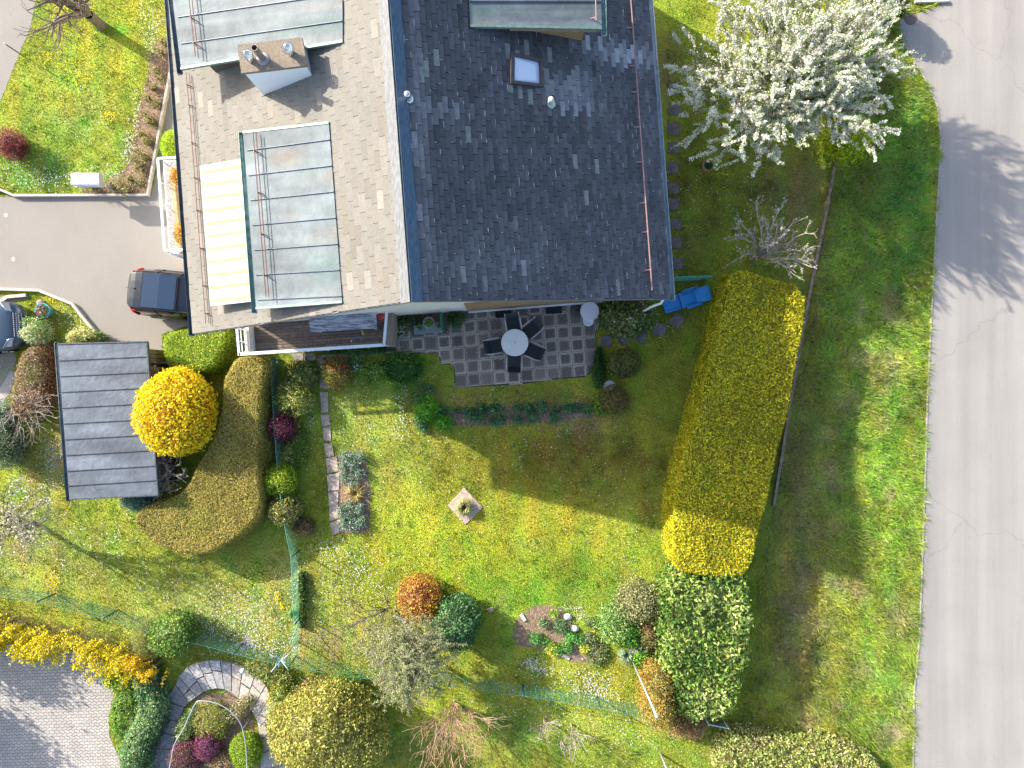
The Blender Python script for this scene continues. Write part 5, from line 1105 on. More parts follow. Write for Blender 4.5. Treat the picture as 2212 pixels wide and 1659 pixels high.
# ---------------------------------------------------------------- clipped hedges
def hedge(label, polypx, h, palette, leaf=.06, name="hedge", shoulder=.14, batter=.10, cat="hedge", sm=1, mat=None, step=.3, lump=.05, seed=5, **kw):
    top = [P(x, y, h) for x, y in polypx]; top = smoothpoly(top, sm) if sm else [Vector(p[:2]) for p in top]
    V, F = hedge_mesh(top, h, shoulder, batter, step, seed=seed)
    c = V.mean(0); t = thing(name, (c[0], c[1], 0), label, cat)
    leafy('foliage', V, F, mat or LEAF, t, palette, leaf, seed=seed, lump=lump, **kw)
    m = MB(); pts = resample(inset([(p.x, p.y) for p in top], .35) if len(top) else top, 1.6)
    for q in pts[:14]: m.tube([Vector((q.x, q.y, 0)), Vector((q.x+.05, q.y, h*.7))], [.03, .015], 5)
    m.build("stem", BARK, t, True); return t
YEL = [(.23,.225,.010),(.36,.325,.012),(.46,.40,.018),(.28,.29,.015)]
hedge("long clipped yellow green conifer hedge slanting down the middle right", [(1582,580),(1640,596),(1744,618),(1730,720),(1700,890),(1676,990),(1650,1100),(1620,1222),(1600,1246),(1520,1246),(1462,1232),(1456,1180),(1458,1085),(1478,1000),(1522,850),(1556,700)], 1.85, YEL, .07, shoulder=.07, batter=.05, cover=1.3, fluff=.02, nj=.65, aspect=.42, clump=.018, gap=-1.1, seed=11, scale=1.6, probs=[.25,.35,.25,.15], sm=1)
LAU = [(.045,.10,.014),(.09,.155,.022),(.16,.22,.04),(.26,.31,.09)]
hedge("clipped broad leaved laurel hedge continuing below the yellow hedge", [(1448,1244),(1530,1250),(1612,1225),(1620,1300),(1616,1390),(1606,1450),(1588,1530),(1562,1556),(1500,1556),(1462,1530),(1444,1440),(1440,1340)], 1.85, LAU, .125, shoulder=.22, cover=1.5, fluff=.07, nj=.75, aspect=.42, seed=12, scale=2.2, mat=GLOSSLEAF, probs=[.2,.35,.3,.15], lump=.09)
BRO = [(.24,.20,.04),(.31,.26,.06),(.38,.31,.08),(.24,.24,.04)]
hedge("large low olive brown curved hedge sweeping round below the shed", [(576,775),(562,844),(559,907),(556,982),(561,1050),(563,1090),(545,1130),(500,1172),(450,1195),(412,1201),(350,1186),(305,1156),(287,1125),(300,1098),(360,1085),(400,1060),(430,1000),(465,940),(482,880),(478,830),(495,795),(515,770)], 1.3, BRO, .045, shoulder=.10, cover=1.2, fluff=.012, nj=.55, aspect=.45, clump=.01, gap=-2, seed=13, scale=1.3, jitter=.2, corecol=(.22,.18,.05), sm=2, probs=[.3,.35,.2,.15])
GRH = [(.20,.29,.02),(.28,.36,.025),(.36,.42,.035),(.12,.20,.02)]
hedge("bright green smooth clipped hedge between driveway and balcony", [(350,722),(400,708),(450,704),(494,712),(486,748),(462,790),(442,803),(420,800),(372,800),(358,790),(350,760)], 1.1, GRH, .045, shoulder=.16, cover=1.1, fluff=.012, nj=.55, clump=.01, gap=-2, corecol=(.18,.26,.02), seed=14, scale=1.2, sm=2)
VAR = [(.20,.24,.05),(.34,.36,.10),(.48,.45,.18),(.12,.17,.04),(.30,.20,.10)]
hedge("low yellow green variegated hedge along the bottom right edge", [(1562,1600),(1600,1592),(1680,1600),(1780,1612),(1850,1625),(1900,1655),(1920,1720),(1560,1720),(1556,1640)], .9, VAR, .075, shoulder=.15, cover=1.3, fluff=.05, nj=1.0, seed=15, scale=2.5, lump=.07, probs=[.3,.25,.15,.2,.1])
IVY = [(.05,.12,.04),(.10,.20,.07),(.30,.36,.17),(.16,.26,.10)]
hedge("lumpy variegated ivy hedge along the left side of the flagstone stairway", [(288,1452),(316,1446),(322,1480),(338,1510),(340,1540),(326,1570),(318,1610),(308,1650),(300,1720),(262,1720),(258,1655),(268,1610),(290,1560),(286,1530),(284,1490)], .8, IVY, .06, shoulder=.2, cover=1.4, fluff=.05, nj=.9, seed=16, scale=3, lump=.10, sm=2, probs=[.25,.3,.2,.25])
hedge("brown pink winter heather hedge left of the shed", [(52,750),(78,746),(90,775),(92,830),(84,880),(60,900),(24,900),(14,870),(24,820),(34,780)], .95, [(.22,.12,.06),(.30,.19,.09),(.34,.22,.15),(.20,.20,.07)], .05, shoulder=.25, cover=1.3, fluff=.04, nj=1.0, seed=17, scale=2.4, sm=2, flowers=[((.50,.26,.42),25,.04)])
# ---------------------------------------------------------------- clipped balls and shrubs
GOLD = [(.62,.41,.006),(.66,.47,.010),(.66,.50,.02),(.50,.29,.006)]
yt = shrub("clipped_tree", "round clipped tree ablaze with golden yellow leaves beside the shed", "tree", 382, 891, 80, 92, 2.65, GOLD, .075, z0=.45, group=None, lump=.05, zc=1.6, cover=1.35, fluff=.05, nj=1.0, aspect=.6, scale=3.2, probs=[.3,.35,.2,.15], core=.9, corecol=(.34,.20,.01), gap=-.75, clump=.035)
BALLG = [(.13,.20,.015),(.20,.27,.02),(.28,.33,.03)]
OLV = [(.15,.16,.04),(.24,.23,.06),(.34,.31,.10),(.10,.12,.03)]
S = shrub
S("shrub","bright green clipped ball shrub beside the curved hedge","shrub",602,1037,36,35,1.1,[(.14,.22,.012),(.22,.30,.02),(.30,.36,.03)],.05,cover=1.3,fluff=.03,lump=.05)
S("shrub","olive clipped ball shrub just below the bright green ball","shrub",613,1101,36,33,1.1,OLV,.06,cover=1.3,fluff=.035,lump=.05)
S("shrub","small dark brown ball shrub below right of the olive ball","shrub",656,1138,22,20,.6,[(.12,.09,.04),(.18,.14,.06)],.05,cover=1.3,fluff=.03)
S("barberry_bush","dark purple round barberry bush astride the left mesh fence","bush",610,924,27,28,1.0,[(.07,.012,.03),(.12,.03,.05),(.17,.06,.08)],.045,cover=1.3,fluff=.06,lump=.1)
S("shrub","loose yellow green shrub just above the purple barberry bush","shrub",636,862,38,34,.9,[(.13,.17,.03),(.22,.25,.05),(.34,.34,.10)],.055,cover=1.1,fluff=.06,lump=.12)
S("shrub","olive green shrub directly under the balcony left of the slab path","shrub",655,808,36,27,.7,[(.12,.13,.04),(.18,.19,.05),(.10,.16,.04)],.055,cover=1.1,fluff=.06,lump=.12)
S("shrub","low green mound right of the purple barberry bush","shrub",640,960,24,50,.35,[(.07,.14,.02),(.13,.22,.03),(.20,.27,.04)],.055,cover=1.2,fluff=.05,lump=.15)
S("shrub","mottled low greenery on the fence above the green ball","shrub",622,985,18,30,.5,[(.16,.20,.05),(.22,.24,.07)],.05,cover=1.0,fluff=.06)
S("shrub","narrow dark green strip of low leaves standing in for shade along the right side of the short mesh fence","climber",652,1290,6,62,.28,[(.03,.07,.015),(.06,.12,.02),(.10,.17,.03)],.055,cover=1.1,fluff=.05,lump=.2)  # low dark leaves added for the shadow strip beside the fence
S("shrub","red brown and green shrub at the top of the slab path","shrub",728,806,30,32,.8,[(.24,.07,.03),(.30,.13,.06),(.16,.22,.03),(.12,.20,.02)],.055,cover=1.3,fluff=.05,lump=.1,scale=1.6)
S("shrub","white flowering low plant right of the red brown shrub","flowering plant",768,786,14,16,.35,[(.08,.17,.03),(.14,.25,.05)],.045,cover=1.2,fluff=.04,flowers=[((.78,.80,.88),160,.045)])
S("rhododendron","large rhododendron with a few pink blossoms at the right end of the patio","shrub",1355,684,60,38,1.2,[(.045,.085,.02),(.08,.13,.03),(.13,.17,.045),(.20,.18,.07)],.085,cover=1.4,fluff=.07,lump=.1,mat=GLOSSLEAF,flowers=[((.75,.50,.55),4,.09)])
S("shrub","dark olive shrub over the pale rimmed pot right of the patio","shrub",1350,785,34,30,.95,[(.07,.085,.02),(.12,.13,.03),(.16,.17,.045)],.055,cover=1.3,fluff=.05)
S("shrub","brown centred small shrub on the lawn below the olive shrub","shrub",1326,862,28,29,.8,[(.18,.09,.04),(.12,.11,.03),(.16,.15,.035)],.05,cover=1.2,fluff=.05,scale=1.3)
S("shrub","small bright green shrub left of the brown centred shrub","shrub",1297,876,18,22,.4,[(.10,.20,.02),(.20,.30,.03)],.05,cover=1.2,fluff=.05)
S("shrub","deep green low plant hugging the right rim of the patio","shrub",1294,795,12,44,.4,[(.02,.07,.015),(.05,.11,.02)],.05,cover=1.4,fluff=.05,lump=.2)
S("shrub","orange and yellow round bush in the lower lawn","bush",905,1295,43,45,1.4,[(.30,.11,.03),(.40,.22,.04),(.46,.36,.05),(.24,.08,.03)],.055,cover=1.1,fluff=.08,lump=.08,scale=2,probs=[.35,.25,.2,.2],core=.8,corecol=(.22,.08,.03))
S("shrub","dark green glossy bush right of the silvery tree","bush",985,1345,46,54,1.8,[(.025,.075,.025),(.05,.12,.04),(.10,.20,.07)],.07,cover=1.3,fluff=.08,lump=.1,mat=GLOSSLEAF)
S("conifer","golden orange upright conifer beside the tall grey pole","conifer",1416,1503,24,66,2.2,[(.28,.17,.03),(.38,.24,.04),(.22,.18,.04),(.16,.15,.04)],.05,cover=1.2,fluff=.09,lump=.2,zc=1.1,clump=.09)
S("shrub","brown orange low shrub between the conifer and the mesh gate","shrub",1485,1570,40,20,.7,[(.30,.18,.06),(.38,.24,.12),(.26,.22,.06)],.055,cover=1.2,fluff=.06,lump=.15)
S("shrub","small pink brown shrub at the left end of the mesh gate","shrub",1502,1578,14,13,.6,[(.34,.18,.13),(.42,.26,.18)],.05,cover=1.2,fluff=.05)
S("shrub","grey green flowering shrub left of the laurel hedge","shrub",1378,1298,42,40,1.3,[(.16,.17,.07),(.24,.24,.10),(.32,.30,.16),(.10,.13,.04)],.06,cover=1.0,fluff=.10,lump=.16,core=.75)
S("shrub","fresh green perennials below left of the grey green shrub","shrub",1325,1345,38,42,.7,[(.10,.20,.04),(.18,.30,.07),(.28,.38,.14)],.06,cover=1.2,fluff=.08,lump=.16,flowers=[((.80,.40,.02),3,.08)])
S("shrub","green leafy plants with red tulips in the right border","plant",1362,1368,24,24,.45,[(.05,.17,.02),(.12,.27,.04)],.07,cover=1.2,fluff=.06,flowers=[((.75,.01,.01),4,.09)])
S("shrub","brown tinted low bush against the laurel hedge","shrub",1402,1372,20,28,.6,[(.18,.12,.05),(.24,.17,.07),(.16,.18,.05)],.05,cover=1.1,fluff=.06)
S("shrub","bright green tuft at the foot of the tall grey pole","plant",1384,1424,18,16,.35,[(.08,.22,.02),(.16,.32,.03)],.06,cover=1.2,fluff=.06)
S("shrub","dense golden green tree at the bottom centre edge","tree",700,1585,112,98,2.6,[(.22,.22,.04),(.31,.29,.06),(.42,.38,.10),(.14,.15,.03)],.075,cover=1.35,fluff=.09,lump=.24,scale=2.0,zc=1.3,clump=.13,gap=-.5,jitter=.2)
S("mahonia","yellow flowering mahonia left of the golden green tree","shrub",612,1520,32,40,1.0,[(.09,.15,.03),(.18,.24,.05),(.30,.26,.06)],.065,cover=1.1,fluff=.09,lump=.2,flowers=[((.80,.62,.04),34,.065),((.65,.25,.15),4,.06)])
S("shrub","mixed red tipped shrub behind the golden green tree","shrub",690,1498,50,28,.9,[(.12,.15,.04),(.20,.18,.06),(.26,.14,.07),(.09,.14,.03)],.06,cover=1.1,fluff=.08,lump=.18)
S("shrub","yellow green foliage around the fence below the clothes dryer","shrub",580,1452,52,20,.7,[(.14,.17,.04),(.24,.26,.07)],.06,cover=1.0,fluff=.08,lump=.2,rot=-18)
S("shrub","bright green shrub between mahonia and the silvery tree","shrub",748,1480,34,24,.8,[(.10,.18,.03),(.18,.28,.04)],.06,cover=1.1,fluff=.07,lump=.2)
S("evergreen_shrub","round glossy evergreen straddling the long mesh fence","shrub",372,1368,46,42,1.5,[(.05,.11,.02),(.11,.19,.03),(.20,.28,.05)],.065,cover=1.3,fluff=.06,lump=.1,mat=GLOSSLEAF)
S("broom_shrub","fine olive green broom shrub beside the forsythia","shrub",325,1382,30,34,1.1,[(.15,.17,.04),(.22,.23,.06)],.06,cover=1.1,fluff=.08,aspect=.2)
S("shrub","variegated cream and green shrub beside the dark blue car","shrub",76,716,28,30,1.0,[(.16,.25,.06),(.32,.40,.16),(.50,.52,.30)],.065,cover=1.4,fluff=.04,lump=.08)
S("shrub","yellow edged shrub above the top edge of the shed roof","shrub",184,729,38,18,.9,[(.07,.14,.03),(.30,.34,.12),(.46,.44,.18)],.06,cover=1.4,fluff=.04,scale=1.2)
S("shrub","dark grey green shrub at the left edge beside the shed","shrub",12,968,28,40,1.2,[(.05,.09,.04),(.11,.15,.08),(.18,.22,.13)],.055,cover=1.2,fluff=.08,lump=.15)
S("shrub","silvery green shrub above the dark one at the left edge","shrub",2,905,16,36,1.0,[(.16,.24,.16),(.26,.34,.24)],.055,cover=1.2,fluff=.06)
S("barberry_bush","small dark red bush at the left edge of the upper lawn","bush",22,311,26,27,1.0,[(.10,.015,.02),(.18,.04,.045),(.26,.09,.08)],.05,cover=1.1,fluff=.08,lump=.12)
S("shrub","blue green low juniper under the lower edge of the shed roof","shrub",300,1083,38,20,.6,[(.08,.17,.13),(.14,.24,.18)],.045,cover=1.2,fluff=.05)
S("shrub","bright green clipped shrub half under the left gutter","shrub",380,322,26,38,1.5,[(.24,.34,.02),(.34,.44,.03)],.045,cover=1.2,fluff=.02,lump=.03)
for X, Y, lab in ((381,383,"orange dwarf conifer in the upper end of the terrace planter"),(391,505,"orange dwarf conifer in the lower end of the terrace planter")): S("dwarf_conifer",lab,"shrub",X,Y,11,20,2.5,[(.42,.22,.03),(.55,.34,.06),(.34,.20,.04)],.05,z0=1.95,cover=1.2,fluff=.06)
S("shrub","yellow green feathery conifer right of the white blossom tree","conifer",1832,303,46,40,1.4,[(.30,.36,.01),(.46,.48,.015),(.22,.30,.015)],.10,cover=1.0,fluff=.16,lump=.3,aspect=.3,nj=.7)
S("shrub","dark clipped shrub at the very top beside the manhole cover","shrub",1912,8,46,38,1.5,[(.06,.055,.012),(.10,.085,.02)],.05,cover=1.2,fluff=.03,lump=.04)
S("shrub","dense green shrub hidden under the right of the blossom tree","shrub",1835,130,34,110,1.2,[(.06,.16,.02),(.12,.24,.03),(.20,.33,.04)],.065,cover=1.2,fluff=.06,lump=.12)
S("heather","larger purple pink heather cushion inside the handrail","heather",402,1637,34,36,.8,[(.10,.04,.05),(.16,.07,.07),(.13,.09,.05)],.04,cover=1.3,fluff=.04,lump=.05,flowers=[((.50,.10,.30),120,.035)])
S("heather","smaller magenta heather cushion inside the handrail","heather",447,1612,25,30,.7,[(.12,.04,.06),(.18,.06,.10)],.04,cover=1.3,fluff=.04,lump=.05,flowers=[((.55,.10,.36),170,.035)])
S("shrub","moss green cushion at the top of the planted island","shrub",456,1560,42,42,.5,[(.16,.18,.03),(.24,.25,.05),(.30,.28,.09)],.045,cover=1.1,fluff=.04,lump=.12)
S("shrub","green box shrub at the bottom right of the planted island","shrub",532,1622,34,38,.8,[(.12,.20,.015),(.20,.28,.02)],.045,cover=1.2,fluff=.03,lump=.05)
S("shrub","pale blossoming groundcover along the right rim of the planted island","shrub",512,1535,46,17,.4,[(.14,.16,.05),(.26,.22,.10)],.045,rot=38,cover=1.1,fluff=.05,flowers=[((.72,.58,.50),110,.045)])
S("shrub","dark evergreen at the left rim of the planted island","shrub",402,1570,16,40,.5,[(.06,.12,.03),(.22,.28,.10)],.05,rot=-20,cover=1.2,fluff=.05)
S("shrub","brown dry cushion at the lower middle of the planted island","shrub",475,1645,28,20,.5,[(.26,.17,.08),(.34,.24,.13)],.04,cover=1.1,fluff=.05)
S("shrub","moss covered mound left of the ivy hedge upper part","shrub",258,1460,36,40,.35,[(.14,.22,.03),(.26,.33,.05),(.10,.20,.02)],.055,cover=1.1,fluff=.06,lump=.2)
S("shrub","fresh green mound left of the ivy hedge lower part","shrub",268,1545,26,60,.35,[(.10,.22,.03),(.20,.32,.04),(.16,.24,.05)],.055,cover=1.1,fluff=.06,lump=.2)
S("shrub","dark green tuft on the rim of the paved yard","shrub",280,1625,22,34,.4,[(.07,.17,.04),(.14,.24,.06)],.055,cover=1.1,fluff=.06,lump=.2)
S("shrub","green strip of plants below the balcony front","shrub",775,757,56,8,.4,[(.04,.11,.02),(.08,.17,.03)],.05,cover=1.3,fluff=.04,lump=.2)
S("climber","leafy plants in the bed along the cream wall left end","plant",880,694,34,11,.5,[(.05,.09,.03),(.10,.14,.05)],.05,cover=1.0,fluff=.07,lump=.2)
S("shrub","dark green plant in the patio wall bed right of the plant stand","plant",984,688,16,16,.5,[(.03,.08,.02),(.07,.13,.03)],.055,cover=1.2,fluff=.05)
S("flowering_plant","white flowering cushion beside the parapet of the balcony","flowering plant",858,714,16,15,.3,[(.05,.12,.03),(.10,.18,.05)],.045,cover=1.0,fluff=.04,flowers=[((.85,.85,.88),330,.05)])
S("shrub","deep green leafy mass left of the patio below the slab edge","shrub",870,795,44,36,.35,[(.02,.09,.015),(.05,.15,.02),(.09,.20,.03)],.07,cover=1.2,fluff=.05,lump=.2)
S("shrub","light green foliage band on the lawn edge below the balcony","shrub",790,800,46,18,.3,[(.12,.22,.03),(.20,.30,.05)],.055,cover=.9,fluff=.05,lump=.2,flowers=[((.8,.8,.75),8,.04)])
S("perennial","bright green tall clump at the left end of the patio border","perennial",920,884,22,24,.6,[(.06,.22,.015),(.13,.34,.025)],.08,cover=1.2,fluff=.07,aspect=.25)
S("perennial","bright green smaller clump below the tall one in the patio border","perennial",958,912,17,13,.5,[(.06,.22,.015),(.13,.34,.025)],.08,cover=1.2,fluff=.06,aspect=.25)
random.seed(31)
NTH = ["first","second","third","fourth","fifth","sixth","seventh","eighth","ninth","tenth","eleventh","twelfth","thirteenth","fourteenth","fifteenth","sixteenth"]
PX = [(912,838),(928,842),(902,862),(953,890),(984,888),(1008,888),(1020,898),(1040,884),(1036,900),(1070,882),(1086,902),(1068,910),(1118,882),(1118,908),(1140,882),(1150,902),(1168,880),(1199,888),(1198,906),(1222,882),(1240,880),(1268,884),(905,905),(912,922)]
PEO = [""]*24; upr = sorted([i for i in range(3, 22) if PX[i][1] < 892], key=lambda i: PX[i][0]); lwr = sorted([i for i in range(3, 22) if PX[i][1] >= 892], key=lambda i: PX[i][0])
for k, i in enumerate(upr): PEO[i] = f"blue green perennial in the upper row of the patio border, {NTH[k]} from the left"
for k, i in enumerate(lwr): PEO[i] = f"blue green perennial in the lower row of the patio border, {NTH[k]} from the left"
for i, tx in ((0,"blue green perennial left of the patio, topmost and leftmost of a pair"),(1,"blue green perennial left of the patio, topmost and rightmost of a pair"),(2,"blue green perennial directly above the tall bright green clump"),(22,"blue green perennial just below left of the tall bright green clump"),(23,"blue green perennial lowest at the left end of the patio border")): PEO[i] = tx
for i, (X, Y) in enumerate(((912,838),(928,842),(902,862),(953,890),(984,888),(1008,888),(1020,898),(1040,884),(1036,900),(1070,882),(1086,902),(1068,910),(1118,882),(1118,908),(1140,882),(1150,902),(1168,880),(1199,888),(1198,906),(1222,882),(1240,880),(1268,884),(905,905),(912,922))):
    r = random.uniform(8, 13); S("peony",PEO[i],"perennial",X,Y,r,r*.9,random.uniform(.2,.4),[(.03,.10,.045),(.07,.17,.075),(.12,.22,.08)],.05,group="blue green perennials in the border below the patio",cover=1.2,fluff=.05,lump=.2)
for i, (X, Y, rx, ry) in enumerate(((744,985,9,10),(760,984,9,9),(778,988,9,10),(742,1006,10,12),(762,1008,10,14),(776,1022,8,12),(742,1030,9,11),(760,1040,10,12),(738,1102,7,14),(758,1100,9,20),(776,1098,8,12),(744,1128,8,16),(762,1132,9,14),(778,1126,8,14))):
    S("lavender",(f"grey green lavender of the upper clump beside the slab path, {['left in the top row','middle in the top row','right in the top row','left in the middle row','centre in the middle row','right in the middle row','left in the bottom row','right in the bottom row'][i]}" if i < 8 else f"grey green lavender in the lower bed, {['left row upper end','middle row upper end','right row upper end','left row lower end','middle row lower end','right row lower end'][i-8]}"),"lavender",X,Y,rx,ry,.35,[(.17,.23,.17),(.28,.35,.27),(.12,.18,.10)],.045,group=("upper clump of lavender" if i < 8 else "lower rows of lavender"),cover=1.1,fluff=.05,lump=.15)
BED = ["small green plant at the left end of the lower row of the oval bed","small green plant second in the lower row of the oval bed","small green plant in the middle right of the oval bed","large grey green plant beside the white rocks of the oval bed","small green plant in the centre of the lower row of the oval bed","small green plant above the lower brick tile of the oval bed","grey green plant right of the upper brick tile in the oval bed","tiny light green plant at the top of the oval bed","small yellow green plant at the lower left of the oval bed","small green plant below the right white rock of the oval bed","yellow green plant right of the lower brick tile of the oval bed","dull green plant at the right edge of the oval bed","broad grey green mound just right of the oval bed","green mound between the oval bed and the right border"]
for i, (X, Y, r, c_) in enumerate(((1158,1379,12,(.10,.26,.06)),(1178,1388,11,(.12,.26,.05)),(1236,1375,13,(.10,.27,.05)),(1212,1352,15,(.12,.20,.08)),(1205,1402,11,(.10,.26,.05)),(1226,1398,13,(.11,.27,.06)),(1174,1346,10,(.14,.22,.10)),(1196,1325,8,(.20,.30,.04)),(1192,1402,12,(.42,.45,.05)),(1252,1378,10,(.10,.24,.06)),(1264,1402,10,(.36,.42,.04)),(1272,1380,12,(.18,.22,.10)),(1290,1410,22,(.17,.20,.08)),(1278,1345,14,(.14,.20,.06)))):
    col_ = np.array(c_); S("bedding_plant",BED[i],"plant",X,Y,r,r,.25,[tuple(col_*.6),tuple(col_),tuple(col_*1.35)],.045,group=f"{'yellow green' if c_[0] > .3 else 'green'} plants of the oval flower bed",cover=1.2,fluff=.04,lump=.2)
# roses and low bushes of the upper left bed
random.seed(12)
NT2 = NTH+["seventeenth","eighteenth","nineteenth","twentieth","twenty first","twenty second"]
ROS = [f"{NT2[k]} from the top" for k in range(22)]
for i, (X, Y) in enumerate(((352,90),(346,112),(336,150),(345,168),(330,188),(318,212),(336,222),(312,250),(325,262),(305,290),(318,306),(298,330),(312,340),(300,362),(280,385),(302,392),(258,398),(240,402),(270,410),(200,404),(186,398),(290,345))):
    r = random.uniform(7, 12); S("rose_bush",f"rose bush in the soil bed beside the house, {ROS[i]}","rose bush",X,Y,r,r,random.uniform(.3,.5),[(.22,.16,.08),(.24,.24,.09),(.34,.32,.14),(.16,.15,.06)],.045,group="rose bushes in the soil bed beside the house",cover=.7,fluff=.09,lump=.3,core=.55)
# ---------------------------------------------------------------- ornamental grass tufts
def tuft(name, X, Y, r, h, n, cols, label, cat="ornamental grass", wd=.012, droop=.6):
    c = P(X, Y); V, F, C = [], [], []
    for k in range(n):
        a = random.uniform(0, 6.28); rr = r*random.uniform(.4, 1.1); hh = h*random.uniform(.5, 1.1); d = Vector((math.cos(a), math.sin(a), 0)); s = Vector((-d.y, d.x, 0))*wd; b0 = c+d*.03
        m1 = b0+d*rr*.5+Vector((0,0,hh)); e = b0+d*rr+Vector((0,0,hh*droop)); o = len(V); V += [b0-s, b0+s, m1+s*.8, m1-s*.8, e]; F += [(o,o+1,o+2,o+3), (o+3,o+2,o+4)]
        q = random.choice(cols); j = random.uniform(.8, 1.2); C += [tuple(v*j for v in q)]*5
    o = link_mesh(name, np.array([v[:] for v in V]), F, GRASS, None, C); return tag(o, label, cat)
tuft("ornamental_grass",1003,1094,.40,.35,420,[(.45,.42,.16),(.30,.36,.10),(.55,.50,.25)],"pale ornamental grass tuft growing in the diamond slab")
tuft("spiky_plant",768,1065,.50,.25,160,[(.50,.30,.10),(.40,.42,.10),(.55,.40,.22)],"spiky orange green plant between the two lavender patches","plant",.014)
tuft("daffodil_clump",712*1.0-72,1322,.28,.3,160,[(.10,.30,.05),(.18,.36,.08)],"green tuft of leaves beside yellow flowers at the left fence","plant")
tuft("grass_tuft",1388,1395,.30,.35,140,[(.25,.34,.22),(.15,.26,.12)],"grey green spiky tuft above the foot of the tall grey pole","plant")
tuft("grass_tuft",1352,1412,.40,.30,90,[(.40,.48,.32),(.30,.40,.25)],"pale silvery leaved tuft in the right border","plant",.02)
tuft("grass_tuft",262,1520,.3,.3,150,[(.06,.20,.06),(.14,.28,.08)],"dark green grassy tuft on the rim of the paved yard beside yellow flowers","plant")
# ---------------------------------------------------------------- trees and bare shrubs
def flowers_on(name, tips, per_m, size, cols, parent, mat=PETAL, spread=.05, probs=None, aspect=.85, start=0.0):
    pts, dr = [], []
    for pl in tips:
        for a, b in zip(pl[:-1], pl[1:]):
            ln = (b-a).length; k = max(1, int(ln*per_m*random.uniform(.7, 1.3)))
            for _ in range(k): t = random.random(); pts.append((a.lerp(b, t))[:])
    p = np.array(pts); p = p+RNG.normal(0, spread, p.shape); nr = np.column_stack([RNG.normal(0,.7,len(p)), RNG.normal(0,.7,len(p)), np.ones(len(p))])
    V, F, C = leaf_arrays(p, nr, size*RNG.uniform(.6, 1.4, len(p)), mix_cols(p, cols, 2, 3, .08, probs), aspect); return link_mesh(name, V, F, mat, parent, C)
# the white blossom tree
random.seed(77)
tb0 = P(1668, 240); bt = thing("blossom_tree", tuple(tb0), "large spreading tree covered in white blossom right of the house", "tree")
br = [([tb0, tb0+Vector((.03,.04,.6)), tb0+Vector((.08,.10,1.2))], [.16,.14,.12])]; bt_tips = []
b0 = tb0+Vector((.08,.10,1.2))
targets = [(1480,190,3.2),(1475,110,3.0),(1500,270,3.0),(1560,330,3.0),(1640,340,3.2),(1720,290,3.4),(1790,230,3.8),(1850,250,3.2),(1880,130,3.6),(1905,90,3.2),(1900,190,3.0),(1830,70,4.0),(1860,10,4.0),(1760,-10,4.4),(1680,-60,4.6),(1600,10,4.2),(1550,60,3.8),(1660,80,4.8),(1730,110,4.8),(1600,150,4.4),(1690,200,4.6),(1580,230,3.8),(1780,-120,4.2),(1600,-120,4.2),(1860,-90,4),(1530,150,3.6),(1770,150,4.6),(1650,270,4.0),(1820,170,4.0),(1700,-150,4.4),(1560,300,2.6),(1800,20,4.5),(1840,110,4.4),(1870,60,3.9),(1740,30,4.9),(1700,140,5.0),(1640,0,4.6),(1760,70,4.9),(1890,40,3.6),(1810,240,3.4),(1715,60,5.0),(1665,150,4.9)]
random.seed(5)
targets += [(1485+random.uniform(-15,30),random.uniform(90,260),random.uniform(2.6,3.4)) for _ in range(5)]+[(random.uniform(1540,1880),random.uniform(-40,310),random.uniform(3,4.6)) for _ in range(22)]+[(random.uniform(1850,1890),random.uniform(40,200),3.3) for _ in range(5)]
for (X, Y, z) in targets:
    e = P(X, Y, z); mid = b0.lerp(e, .5)+Vector((random.uniform(-.2,.2), random.uniform(-.2,.2), .35)); pts = spline([b0, b0.lerp(mid, .5)+Vector((0,0,.05)), mid, e], 4)
    rr = [max(.012, .07*(1-i/len(pts))) for i in range(len(pts))]; br.append((pts, rr)); bt_tips.append(pts[len(pts)//2:])
    for j in range(15):
        k = random.randint(len(pts)//4, len(pts)-2); d = (pts[k+1]-pts[k]).normalized(); a = random.uniform(0, 6.28); nd = (d*.9+Vector((math.cos(a), math.sin(a), random.uniform(0,.7)))*.75).normalized()
        grow(pts[k], nd, random.uniform(.5, 1.1), .014, 1, br, .10, 2, .45, .75, .08, 4, bt_tips, .004); bt_tips.append(br[-1][0])
branch_mesh("trunk", br, BARK, bt)
flowers_on("blossom", bt_tips, 125, .046, [(.76,.73,.62),(.85,.82,.73),(.60,.60,.42),(.32,.38,.10)], bt, probs=[.35,.45,.12,.08], spread=.028)
flowers_on("young_leaves", bt_tips, 22, .065, [(.20,.30,.04),(.30,.40,.06),(.12,.22,.03)], bt, spread=.07, aspect=.5, mat=LEAF)
